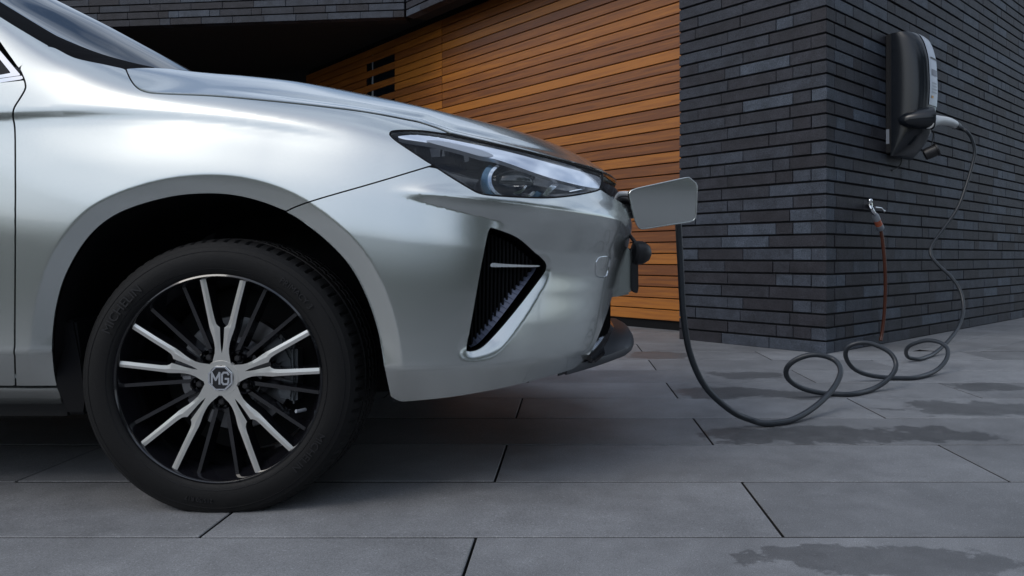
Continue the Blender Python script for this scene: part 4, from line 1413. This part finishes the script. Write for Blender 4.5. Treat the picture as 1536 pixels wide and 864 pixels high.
# --- charge flap standing open, hinge arm, hanging cap
FLY = 2.30
flap = curve([(942.5, 292), (950, 286), (958, 283.4), (994, 274.8), (1030, 266.3), (1036, 267), (1043, 272.5), (1047, 277), (1047.3, 300), (1047, 322), (1045, 328), (1038, 331.6), (1000, 337.5), (966, 343), (959, 342), (955, 336), (948, 314)], 3, True)
fu = np.array([px3(p[0], p[1], FLY) for p in flap])[:, [0, 2]]
fc = fu.mean(axis=0)
def flap_f(U):
    U = np.asarray(U, float); d = U - fc
    return np.stack([U[..., 0], FLY + 0.9 * d[..., 1]**2 + 0.25 * d[..., 0]**2 - 0.20 * d[..., 1] + 0.30 * d[..., 0], U[..., 1]], axis=-1)
flo = panel('charge_flap', fu, flap_f, PAINT, car, h=0.008, thick=0.014, roll=0.004, rollw=0.005)
flb = flap_f(resample(fu, 0.01, True))
bm = bmesh.new(); add_tube(bm, list(flb + [0, 0.0015, 0]) + [flb[0] + [0, 0.0015, 0]], 0.0026, 8, False); obj('flap_rim_highlight', bm, PAINT, flo, 60)  # thin tube added round the flap edge to draw its rim highlight
bm = bmesh.new()
fv = [bm.verts.new(tuple(p + np.array([0, 0.0155, 0]))) for p in flb]; bm.faces.new(fv); obj('flap_back', bm, BLACK, flo)
bm = bmesh.new()
arm = curve([px3(918, 300, 2.34), px3(932, 298, 2.34), px3(944, 300, 2.335), px3(952, 306, 2.325)], 5)
add_tube(bm, arm, 0.014, 10); add_box(bm, px3(938, 306, 2.36), (0.035, 0.03, 0.055)); obj('flap_hinge', bm, BLACK, car, 40)
bm = bmesh.new(); add_tube(bm, curve([px3(925, 292, 2.33), px3(936, 290.5, 2.33), px3(948, 291.5, 2.325)], 5), 0.008, 8); obj('flap_edge', bm, WHITEP, car, 40)
bm = bmesh.new()
add_lathe(bm, [(0, -0.022), (0.030, -0.020), (0.036, -0.012), (0.0365, 0.006), (0.033, 0.016), (0.024, 0.030), (0.010, 0.037), (0, 0.038)], px3(959, 379, 2.30), (1, 0.25, -0.05), 28)
capo = obj('charge_port_cap', bm, BLACK, car, 35)
bm = bmesh.new(); add_tube(bm, curve([px3(942, 345, 2.36), px3(944, 352, 2.33), px3(950, 360, 2.31), px3(954, 366, 2.30)], 5), 0.006, 8); obj('tether', bm, BLACK, capo, 40)

# --- front wheel
def wheel(sgn, yface):
    Yw = lambda d: yface + sgn * d
    c0 = lambda d: (WX, Yw(d), WZ)
    ax = (0, sgn, 0)
    def at(r, ang, d): return np.array([WX + r * math.cos(ang), Yw(d), WZ + r * math.sin(ang)])
    bm = bmesh.new()
    add_lathe(bm, [(0.2445, 0.006), (0.2445, 0.001), (0.2405, -0.001), (0.237, 0.003), (0.235, 0.012), (0.222, 0.035), (0.212, 0.07), (0.208, 0.18), (0.235, 0.20), (0.245, 0.205)], (WX, yface, WZ), ax, 120)
    rim = obj('wheel', bm, ALLOYB, car, 40)
    # tyre with shoulder blocks
    prof = [(0.240, 0.008), (0.246, 0.000), (0.254, -0.004), (0.272, -0.0075), (0.290, -0.006), (0.303, 0.000), (0.306, 0.0005), (0.3085, 0.003), (0.3155, 0.009), (0.3205, 0.018), (0.3235, 0.030),
            (0.3248, 0.046), (0.3250, 0.052), (0.3175, 0.0535), (0.3175, 0.0615), (0.3256, 0.063), (0.3262, 0.088), (0.3185, 0.0895), (0.3185, 0.0975), (0.3262, 0.099), (0.3262, 0.116), (0.3185, 0.1175), (0.3185, 0.1255), (0.3262, 0.127),
            (0.3256, 0.152), (0.3175, 0.1535), (0.3175, 0.1615), (0.3248, 0.163), (0.3235, 0.185), (0.3205, 0.197), (0.311, 0.209), (0.29, 0.219), (0.26, 0.219), (0.240, 0.207)]
    seg = 78 * 5
    prof = [(r + 0.0035 * smooth(r, 0.25, 0.30), d) for r, d in prof]
    V = []; F = []
    for i in range(seg):
        a = 2 * math.pi * i / seg
        ph = i % 5
        for r, d in prof:
            rr = r
            if (0.016 < d < 0.049) or (0.166 < d < 0.199) and r > 0.31:
                if ph == 0: rr -= 0.0058
            elif 0.063 < d < 0.15 and r > 0.32 and (i % 5 == 2): rr -= 0.0030
            z = WZ + rr * math.sin(a)
            if z < 0.0: z = 0.0
            V.append((WX + rr * math.cos(a), Yw(d), z))
    m = len(prof)
    for i in range(seg):
        for k in range(m - 1):
            j = (i+1) % seg
            F.append((i*m + k, j*m + k, j*m + k + 1, i*m + k + 1))
    me = mesh_from('tyre', V, F)
    if sgn < 0: me.flip_normals()
    obj('tyre', me, RUBBER, rim, 32)
    if sgn < 0:
        bm = bmesh.new(); add_lathe(bm, [(0, 0.03), (0.238, 0.02)], (WX, yface, WZ), ax, 40); obj('wheel_disc', bm, ALLOYB, rim)
        return rim
    # moulded rings and lettering on the sidewall
    for r, d in ((0.2575, -0.0052), (0.2985, -0.0042)):
        bm = bmesh.new(); add_lathe(bm, [(r - 0.0012, d + 0.002), (r, d - 0.0006), (r + 0.0012, d + 0.002)], (WX, yface, WZ), ax, 120); obj('sidewall_ring', bm, RUBL, rim, 60)
    def bent(txt, a_mid, rad, size, flip=False):
        Vt, Ft = text_mesh(txt, size, 0.0008)
        out = []
        for x, y, z in Vt:
            a = R(a_mid) - x / rad
            out.append(at(rad + y, a, -0.0092 - z * 0.6))
        obj('lettering', mesh_from('lettering', out, Ft), RUBL, rim)
    bent('MICHELIN', 143, 0.276, 0.030)
    bent('PRIMACY 3', 47, 0.276, 0.020)
    bent('MICHELIN', -38, 0.276, 0.024)
    bent('215/50 R17', 262, 0.280, 0.014)
    # spokes
    A0 = 88.0
    prof2 = [(0.036, 0, 0.0215), (0.058, 0, 0.0168), (0.070, 0.0024, 0.0164), (0.083, 0.0036, 0.0184), (0.095, 0.0042, 0.0215), (0.108, 0.0048, 0.0262), (0.1195, 0.0052, 0.0298), (0.1225, 0.0098, 0.0304),
             (0.128, 0.0142, 0.0314), (0.140, 0.0182, 0.0338), (0.175, 0.0265, 0.0414), (0.2385, 0.0416, 0.0560)]
    def dish(r): return 0.010 + 0.008 * (1 - smooth(r, 0.03, 0.23))
    for k in range(5):
        a0 = R(A0 + 72 * k); ca, sa = math.cos(a0), math.sin(a0)
        def loc(r, l, d): return np.array([WX + r * ca - l * sa, Yw(d), WZ + r * sa + l * ca])
        bm = bmesh.new()
        V = []; F = []
        for sg in (1, -1):
            b0 = len(V)
            for r, li, lo_ in prof2: V += [loc(r, sg * li, float(dish(r))), loc(r, sg * (0.45 * li + 0.55 * lo_), float(dish(r)) - 0.0016 * smooth(r, 0.05, 0.10)), loc(r, sg * lo_, float(dish(r)))]
            for i in range(len(prof2) - 1):
                for e_ in (0, 1): F.append((b0 + 3*i + e_, b0 + 3*i + 1 + e_, b0 + 3*i + 4 + e_, b0 + 3*i + 3 + e_))
        bm.free()
        me = mesh_from('spoke', V, F)
        bmm = bmesh.new(); bmm.from_mesh(me); bmesh.ops.remove_doubles(bmm, verts=bmm.verts, dist=1e-5); bmesh.ops.recalc_face_normals(bmm, faces=bmm.faces); bmm.to_mesh(me); bmm.free()
        sp = obj('spoke', me, ALLOY, rim, 3)
        V = []; F = []
        for sg in (1, -1):
            for w_ in (1, 2):
                b0 = len(V)
                for row in prof2:
                    r, l = row[0], row[w_]
                    out_ = 0.0035 if w_ == 2 else -min(0.003, l * 0.5)
                    V += [loc(r, sg * l, float(dish(r)) + 0.0005), loc(r, sg * (l + out_), float(dish(r)) + 0.030)]
                for i in range(len(prof2) - 1): F.append((b0 + 2*i, b0 + 2*i + 1, b0 + 2*i + 3, b0 + 2*i + 2))
            b0 = len(V); r, li, lo_ = prof2[-1]
            V += [loc(r, sg * li, float(dish(r)) + 0.0005), loc(r, sg * lo_, float(dish(r)) + 0.0005), loc(r, sg * lo_, float(dish(r)) + 0.03), loc(r, sg * li, float(dish(r)) + 0.03)]; F.append((b0, b0+1, b0+2, b0+3))
        obj('spoke_flank', mesh_from('spoke_flank', V, F), ALLOYB, rim, 40)
        bm = bmesh.new(); bf = [bm.verts.new(tuple(loc(r, l, float(dish(r)) + 0.012))) for r, l in ((0.045, -0.016), (0.078, -0.0155), (0.118, -0.026), (0.118, 0.026), (0.078, 0.0155), (0.045, 0.016))]
        bm.faces.new(bf); obj('spoke_web', bm, ALLOYB, rim)
        # thin black secondary spokes
        for sg in (-1, 1):
            g0, g1 = R(A0 + 72 * k + 36 + sg * 9.0), R(A0 + 72 * k + 36 + sg * 11.5)
            p, q = at(0.066, g0, 0.028), at(0.234, g1, 0.020)
            bm = bmesh.new()
            dirv = q - p; dirv /= np.linalg.norm(dirv); lat = np.cross(dirv, np.array([0, 1.0, 0])); lat /= np.linalg.norm(lat)
            pts = [p + lat * 0.0048, q + lat * 0.0040, q - lat * 0.0040, p - lat * 0.0048]
            back = [v + np.array([0, sgn * 0.030, 0]) + (lat if i in (0, 1) else -lat) * 0.004 for i, v in enumerate(pts)]
            a_ = [bm.verts.new(tuple(v)) for v in pts]; b_ = [bm.verts.new(tuple(v)) for v in back]
            bm.faces.new(a_); bm.faces.new(b_[::-1])
            for i in range(4): bm.faces.new((a_[i], b_[i], b_[(i+1) % 4], a_[(i+1) % 4]))
            obj('thin_spoke', bm, ALLOYB, rim)
        ga = R(A0 + 72 * k + 36)
        c = at(0.0575, ga, 0.0)
        bm = bmesh.new(); add_lathe(bm, [(0.0185, 0.022), (0.0178, 0.018), (0.0150, 0.022), (0.0150, 0.045), (0.0, 0.046)], tuple(c), ax, 24); obj('lug_recess', bm, ALLOYB, rim, 40)
        bm = bmesh.new(); add_lathe(bm, [(0.0, 0.022), (0.006, 0.0225), (0.0092, 0.026), (0.0095, 0.046)], tuple(c), ax, 6); obj('lug_nut', bm, BLACK, rim, 20)
    bm = bmesh.new(); add_lathe(bm, [(0.030, 0.0172), (0.041, 0.0172), (0.044, 0.024)], (WX, yface, WZ), ax, 48); obj('hub', bm, ALLOY, rim, 30)
    bm = bmesh.new(); add_lathe(bm, [(0.0, 0.044), (0.085, 0.044), (0.09, 0.09)], (WX, yface, WZ), ax, 48); obj('hub_back', bm, ALLOYB, rim, 30)
    # octagonal badge
    oct_ = [(math.cos(R(22.5 + 45 * i)), math.sin(R(22.5 + 45 * i))) for i in range(8)]
    bm = bmesh.new(); add_prism(bm, [(WX + x * 0.0305, WZ + z * 0.0305) for x, z in oct_], Yw(0.0148), Yw(0.04)); obj('badge', bm, GLOSSB, rim)
    def ring(r1, r0, y0):
        bm = bmesh.new()
        o_ = [bm.verts.new((WX + x * r1, y0, WZ + z * r1)) for x, z in oct_]; i_ = [bm.verts.new((WX + x * r0, y0, WZ + z * r0)) for x, z in oct_]
        ob = [bm.verts.new((WX + x * r1 * 1.02, y0 + sgn * 0.002, WZ + z * r1 * 1.02)) for x, z in oct_]
        for i in range(8):
            j = (i+1) % 8
            bm.faces.new((o_[i], o_[j], i_[j], i_[i])); bm.faces.new((ob[i], ob[j], o_[j], o_[i]))
        return bm
    obj('badge_ring', ring(0.0305, 0.0265, Yw(0.0138)), CHROME, rim)
    # badge letters drawn in strokes: M and G joined at their stems
    bm = bmesh.new()
    def stroke(pts, wd=0.0046):
        for (x0, z0), (x1, z1) in zip(pts[:-1], pts[1:]):
            d = np.array([x1 - x0, z1 - z0]); ln_ = np.linalg.norm(d); d /= ln_; nn = np.array([-d[1], d[0]]) * wd / 2; e_ = d * wd * 0.35
            q = [np.array([x0, z0]) - e_ + nn, np.array([x1, z1]) + e_ + nn, np.array([x1, z1]) + e_ - nn, np.array([x0, z0]) - e_ - nn]
            bm.faces.new([bm.verts.new((WX + v[0], Yw(0.0136 - 0.00005 * len(bm.faces)), WZ + v[1])) for v in q])
    stroke([(-0.0195, -0.013), (-0.0195, 0.013), (-0.0105, -0.004), (-0.0015, 0.013), (-0.0015, -0.013)])
    stroke([(0.0195, 0.009), (0.0165, 0.0135), (0.008, 0.0135), (0.0045, 0.009), (0.0045, -0.009), (0.008, -0.0135), (0.0165, -0.0135), (0.0195, -0.009), (0.0195, -0.001), (0.0125, -0.001)])
    obj('badge_letters', bm, CHROME, rim)
    # brake disc, caliper, valve
    bm = bmesh.new(); add_lathe(bm, [(0.07, 0.100), (0.138, 0.100), (0.140, 0.104), (0.140, 0.122), (0.07, 0.122)], (WX, yface, WZ), ax, 64); obj('brake_disc', bm, STEEL, rim, 30)
    bm = bmesh.new()
    for a_, r_, sz in ((24, 0.135, (0.045, 0.06, 0.06)), (10, 0.140, (0.038, 0.05, 0.05)), (-12, 0.142, (0.042, 0.06, 0.055)), (36, 0.13, (0.05, 0.045, 0.035)), (0, 0.152, (0.02, 0.05, 0.14))):
        p = at(r_, R(a_), 0.085)
        vs = add_box(bm, p, sz, Matrix.Rotation(-R(a_), 3, 'Y'))
    bmesh.ops.bevel(bm, geom=bm.edges[:], offset=0.008, segments=2, affect='EDGES')
    obj('brake_caliper', bm, CALIPER, rim, 40)
    p = at(0.206, R(-22.5), 0.03); bm = bmesh.new(); add_tube(bm, [p + [0, 0.01, 0], p + [-0.008, -0.012, 0.001], p + [-0.012, -0.018, 0.002]], 0.0042, 10); obj('valve', bm, SILVP, rim, 40)
    bm = bmesh.new(); add_lathe(bm, [(0.0, 0.15), (0.20, 0.15)], (WX, yface, WZ), ax, 40); obj('wheel_back', bm, UNDER, rim)
    return rim
wheel(1, WY)
wheel(-1, 2 * YC - WY)

# ------------------------------------------------------------------ wall charger
def wall_pt(px, py, p=0.0):
    """point on a plane p metres proud of the charger wall seen at this pixel"""
    o2 = K0 + NR * p; r = (px - PX0) / FPX
    t = (r * o2[1] - o2[0]) / (E2[0] - r * E2[1])
    q = o2 + E2 * t
    return px3(px, py, q[1])
cb = wall_pt(1329, 146)
tb = (np.array(cb[:2]) - K0) @ E2                         # wall distance of the charger's back left edge
zt1, zb1 = wall_pt(1340, 57)[2], wall_pt(1334, 236)[2]
charger = thing('wall_charger', 'black moulded car charging point with silver strip fixed to the brick wall', 'charging point', (cb[0], cb[1], zb1))
HW = 0.165
def W3(s, p, z):
    q = K0 + E2 * (tb + HW + s) + NR * p
    return np.array([q[0], q[1], z])
prot = spl([0, 0.04, 0.10, 0.2, 0.35, 0.55, 0.75, 0.88, 0.96, 1.0], [0.06, 0.11, 0.16, 0.21, 0.245, 0.255, 0.248, 0.225, 0.195, 0.16])
nS = 40
def ch_sec(q, n=33, off=0.0, a0=-90, a1=90):
    P = float(prot(q)) + off
    z = zb1 + (zt1 - zb1) * q
    out = []
    for a in np.linspace(R(a0), R(a1), n):
        s = HW * math.copysign(abs(math.sin(a))**0.62, a) * (1 + off * 3) ; p = 0.03 + (P - 0.03) * abs(math.cos(a))**0.72
        out.append(W3(s, p, z))
    return out
V = []; F = []; n = 33
rows = [0.0] + list(np.linspace(0.01, 0.99, nS)) + [1.0]
for q in rows: V += ch_sec(q)
m = len(rows)
for i in range(m - 1):
    for k in range(n - 1): F.append((i*n + k, i*n + k + 1, (i+1)*n + k + 1, (i+1)*n + k))
F.append(tuple(range(n))); F.append(tuple((m-1)*n + k for k in range(n))[::-1])
me = mesh_from('shell', V, F)
bmm = bmesh.new(); bmm.from_mesh(me); bmesh.ops.recalc_face_normals(bmm, faces=bmm.faces); bmm.to_mesh(me); bmm.free()
shell = obj('shell', me, CHARG, charger, 50)
bm = bmesh.new()
add_prism3(bm, [W3(s, 0.002, z) for s, z in ((-HW - 0.012, zb1 + 0.02), (HW + 0.012, zb1 + 0.02), (HW + 0.012, zt1 - 0.004), (-HW - 0.012, zt1 - 0.004))], tuple(np.append(NR * 0.034, 0)))
bmesh.ops.bevel(bm, geom=bm.edges[:], offset=0.006, segments=2, affect='EDGES')
obj('back_plate', bm, BLACK, charger, 40)
V = []; F = []
qs = np.linspace(0.40, 0.985, 26); n = 9
for q in qs:
    wd = 24 + 14 * (1 - abs(q - 0.6))
    V += ch_sec(q, n, 0.004, -13, 24)
for i in range(len(qs) - 1):
    for k in range(n - 1): F.append((i*n + k, i*n + k + 1, (i+1)*n + k + 1, (i+1)*n + k))
strip_o = obj('front_strip', mesh_from('front_strip', V, F), SILVP, charger, 50)
# display window, badge and status lights on the strip
def strip_patch(name, q0, q1, a0, a1, mt, off=0.0062, nn=5):
    V = []; F = []; qq = np.linspace(q0, q1, 6)
    for q in qq: V += ch_sec(q, nn, off, a0, a1)
    for i in range(5):
        for k in range(nn - 1): F.append((i*nn + k, i*nn + k + 1, (i+1)*nn + k + 1, (i+1)*nn + k))
    obj(name, mesh_from(name, V, F), mt, strip_o, 50)
strip_patch('display', 0.775, 0.79, -6, 22, BLACK)
strip_patch('display_side', 0.62, 0.79, 17, 22, BLACK)
strip_patch('round_badge', 0.64, 0.69, -5, 9, simple('badge_blue', (0.03, 0.045, 0.09), 0.3))
AMBER = simple('amber', (0.5, 0.25, 0.03), 0.4)
for q in (0.50, 0.525, 0.55, 0.575): strip_patch('status_mark', q, q + 0.008, -5, 6, HOSEG)
strip_patch('status_lamp', 0.455, 0.475, -7, -1, AMBER)
strip_patch('rating_label', 0.09, 0.20, 0, 0, SILVP) if False else None
a = [W3(-HW - 0.014, p, z) for p, z in ((0.006, zb1 + 0.085), (0.028, zb1 + 0.085), (0.028, zb1 + 0.185), (0.006, zb1 + 0.185))]
bm = bmesh.new(); add_prism3(bm, a, tuple(np.append(E2 * 0.003, 0))); obj('rating_label', bm, SILVP, charger)
# socket cowl
sc0 = wall_pt(1346, 181, 0.10); sc1 = wall_pt(1399, 177, 0.28)
bm = bmesh.new()
axv = sc1 - sc0; axl = np.linalg.norm(axv); axv /= axl
add_lathe(bm, [(0.0, 0.0), (0.030, 0.02), (0.048, 0.06), (0.064, 0.12), (0.072, 0.18), (0.075, axl - 0.01), (0.074, axl), (0.067, axl), (0.064, axl - 0.04), (0.0, axl - 0.06)], tuple(sc0), tuple(axv), 40)
obj('socket_cowl', bm, CHARG, charger, 45)
# hanging cap on its strap
cp = wall_pt(1397, 228, 0.26)
bm = bmesh.new(); add_lathe(bm, [(0.0, 0.05), (0.036, 0.045), (0.040, 0.03), (0.040, -0.03), (0.046, -0.032), (0.046, -0.042), (0.036, -0.042), (0.034, 0.02), (0.0, 0.022)], tuple(cp), (-0.75, 0.25, -0.35), 28)
hc = obj('socket_cap', bm, BLACK, charger, 40)
bm = bmesh.new(); add_tube(bm, curve([wall_pt(1394, 190, 0.26), wall_pt(1400, 200, 0.26), wall_pt(1399, 210, 0.26), wall_pt(1397, 221, 0.26)], 5), 0.0045, 8); obj('strap', bm, BLACK, hc, 40)
bm = bmesh.new(); add_tube(bm, curve([wall_pt(1352, 234, 0.03), wall_pt(1352, 244, 0.03), wall_pt(1346, 252, 0.015), wall_pt(1338, 256, 0.006)], 5), 0.005, 8); obj('supply_lead', bm, BLACK, charger, 40)

# ------------------------------------------------------------------ charging cable
g3 = lambda px, py, z: pxg(px, py, z)
CR = 0.0108
def pz(px, py, Y): return px3(px, py, Y)
k1 = wall_pt(1392, 184, 0.27); k2 = wall_pt(1412, 181, 0.29); k3 = wall_pt(1434, 188, 0.30)
pts = [pz(1016, 316, 2.42), pz(1018, 345, 2.42), pz(1021, 400, 2.43), pz(1025, 470, 2.45), pz(1035, 530, 2.47), pz(1058, 580, 2.50), pz(1095, 615, 2.54)]
pts += [pz(1124, 629, 2.59), pxg(1152, 635.5, CR)]
pts += [pz(1190, 629, 2.65), pz(1225, 608, 2.76), pz(1251, 581, 2.86), pz(1261, 556, 2.93), pz(1250, 539, 2.99), pz(1222, 532, 3.01), pz(1195, 539, 3.03), pz(1180, 553, 3.05), pz(1183, 569, 3.08), pz(1205, 583, 3.12)]
pts += [pxg(1240, 590.5, CR), pxg(1278, 591, CR)]
pts += [pz(1310, 583, 3.26), pz(1333, 568, 3.31), pz(1344, 549, 3.35), pz(1336, 530, 3.38), pz(1312, 517, 3.41), pz(1290, 514, 3.43), pz(1272, 521, 3.45), pz(1269, 536, 3.48), pz(1281, 553, 3.52), pz(1305, 563, 3.55)]
pts += [pxg(1340, 567, CR), pxg(1372, 566.5, CR)]
pts += [pz(1402, 557, 3.72), pz(1419, 540, 3.80), pz(1421, 523, 3.86), pz(1408, 513, 3.92), pz(1388, 511, 3.98), pz(1366, 518, 4.05), pz(1359, 527, 4.12), pz(1363, 536, 4.2)]
pts += [pxg(1380, 538.5, CR), pz(1400, 531, 4.42), pz(1421, 513, 4.55), pz(1438, 490, 4.68), pz(1445, 465, 4.76), pz(1441, 438, 4.82), pz(1428, 417, 4.86), pz(1408, 398, 4.90), pz(1396, 382, 4.93), pz(1399, 366, 4.96), pz(1417, 341, 5.0), pz(1437, 311, 5.03), pz(1450, 276, 5.05), pz(1459, 245, 5.06), pz(1462, 225, 5.06), pz(1456, 205, 5.05), pz(1446, 194, 5.04)]
pts += [k3 + (k3 - k2) * 0.12]
CB = thing('charging_cable', 'thick dark grey charging cable looping over the paving from car to wall', 'cable', tuple(pxg(1152, 637, 0)))
cl = curve(pts, 7)
cl[:, 2] = np.maximum(cl[:, 2], CR * 0.96)
bm = bmesh.new(); add_tube(bm, cl, [CR + 0.0 * q for q in range(len(cl))], 14); obj('cable', bm, CABLE, CB, 60)
# wall-end plug
hl = curve([k1, wall_pt(1402, 181, 0.28), k2, wall_pt(1424, 183, 0.295), k3], 4)
rr = np.interp(np.linspace(0, 1, len(hl)), [0, 0.15, 0.4, 0.8, 1], [0.040, 0.041, 0.033, 0.029, 0.027])
bm = bmesh.new(); add_tube(bm, hl, rr, 20); obj('wall_plug', bm, WHITEP, CB, 50)
d3 = (k3 - k2) / np.linalg.norm(k3 - k2)
bm = bmesh.new(); add_tube(bm, [k3 - d3 * 0.02, k3 + d3 * 0.01, k3 + d3 * 0.05, k3 + d3 * 0.06 + np.array([0, 0, -0.01])], [0.029, 0.027, 0.020, 0.015], 16); obj('strain_relief', bm, BLACK, CB, 50)
# car-end plug, behind the open flap
bm = bmesh.new(); cc = curve([px3(930, 318, 2.46), px3(960, 310, 2.46), px3(990, 300, 2.45), px3(1010, 303, 2.43), px3(1016, 318, 2.42)], 5)
add_tube(bm, cc, np.interp(np.linspace(0, 1, len(cc)), [0, 0.4, 0.8, 1], [0.032, 0.030, 0.022, 0.016]), 18); obj('car_plug', bm, BLACK, CB, 50)

# ------------------------------------------------------------------ garden tap and hose
tapb = wall_pt(1304, 306, 0.0)
tap = thing('garden_tap', 'small chrome garden tap with cross handle on the brick wall below the charger', 'tap', tuple(tapb))
pA = wall_pt(1304, 308, 0.0); pB = wall_pt(1305, 309, 0.085)
bm = bmesh.new(); add_tube(bm, [pA, pB], 0.013, 16); add_lathe(bm, [(0.0, 0.012), (0.026, 0.012), (0.026, 0.0), (0.0, 0.0)], tuple(pA), tuple(np.append(NR, 0)), 20)
add_tube(bm, curve([pB - np.array([0, 0, -0.012]), pB, pB + np.array([0.012, -0.006, -0.03]), wall_pt(1311, 320, 0.095)], 4), 0.014, 14)
obj('spout', bm, CHROME, tap, 45)
pT = pB + np.array([0, 0, 0.045])
bm = bmesh.new(); add_tube(bm, [pB + np.array([0, 0, -0.005]), pB + np.array([0, 0, 0.03])], 0.011, 14); obj('valve_stem', bm, STEEL, tap, 45)
bm = bmesh.new(); bmesh.ops.create_uvsphere(bm, u_segments=16, v_segments=10, radius=0.017, matrix=Matrix.Translation(Vector(pT - np.array([0, 0, 0.012])))); obj('knob', bm, CHROME, tap, 60)
pH = wall_pt(1326, 316.5, 0.10)
bm = bmesh.new(); add_tube(bm, [wall_pt(1313, 311, 0.09), wall_pt(1322, 312, 0.10), pH], [0.006, 0.005, 0.005], 10); bmesh.ops.create_uvsphere(bm, u_segments=12, v_segments=8, radius=0.009, matrix=Matrix.Translation(Vector(pH))); obj('lever', bm, CHROME, tap, 60)
q0, q1 = wall_pt(1312, 321, 0.095), wall_pt(1321, 344, 0.095)
dq = (q1 - q0); lq = np.linalg.norm(dq); dq /= lq
hose = thing('garden_hose', 'reddish brown hose hanging from the garden tap to the paving', 'hose', tuple(wall_pt(1324, 512, 0.03)))
bm = bmesh.new(); add_lathe(bm, [(0.0, 0.0), (0.016, 0.0), (0.022, lq*0.15), (0.023, lq*0.38), (0, lq*0.38)], tuple(q0), tuple(dq), 20); obj('connector_top', bm, HOSEG, hose, 40)
bm = bmesh.new(); add_lathe(bm, [(0.0, lq*0.38), (0.0235, lq*0.38), (0.0215, lq*0.5), (0.0235, lq*0.70), (0, lq*0.70)], tuple(q0), tuple(dq), 20); obj('connector_collar', bm, HOSEO, hose, 40)
bm = bmesh.new(); add_lathe(bm, [(0.0, lq*0.70), (0.024, lq*0.71), (0.025, lq*0.95), (0.018, lq*1.02), (0, lq*1.03)], tuple(q0), tuple(dq), 20); obj('connector_nut', bm, HOSEG, hose, 40)
hp = [q1, wall_pt(1324, 362, 0.095), wall_pt(1327.5, 400, 0.09), wall_pt(1328, 440, 0.07), wall_pt(1326, 475, 0.05), wall_pt(1323, 500, 0.04), wall_pt(1321, 511, 0.04)]
hc_ = curve(hp, 7); hc_[:, 2] = np.maximum(hc_[:, 2], 0.012)
bm = bmesh.new(); add_tube(bm, hc_, 0.0115, 12); obj('hose_pipe', bm, HOSE, hose, 60)
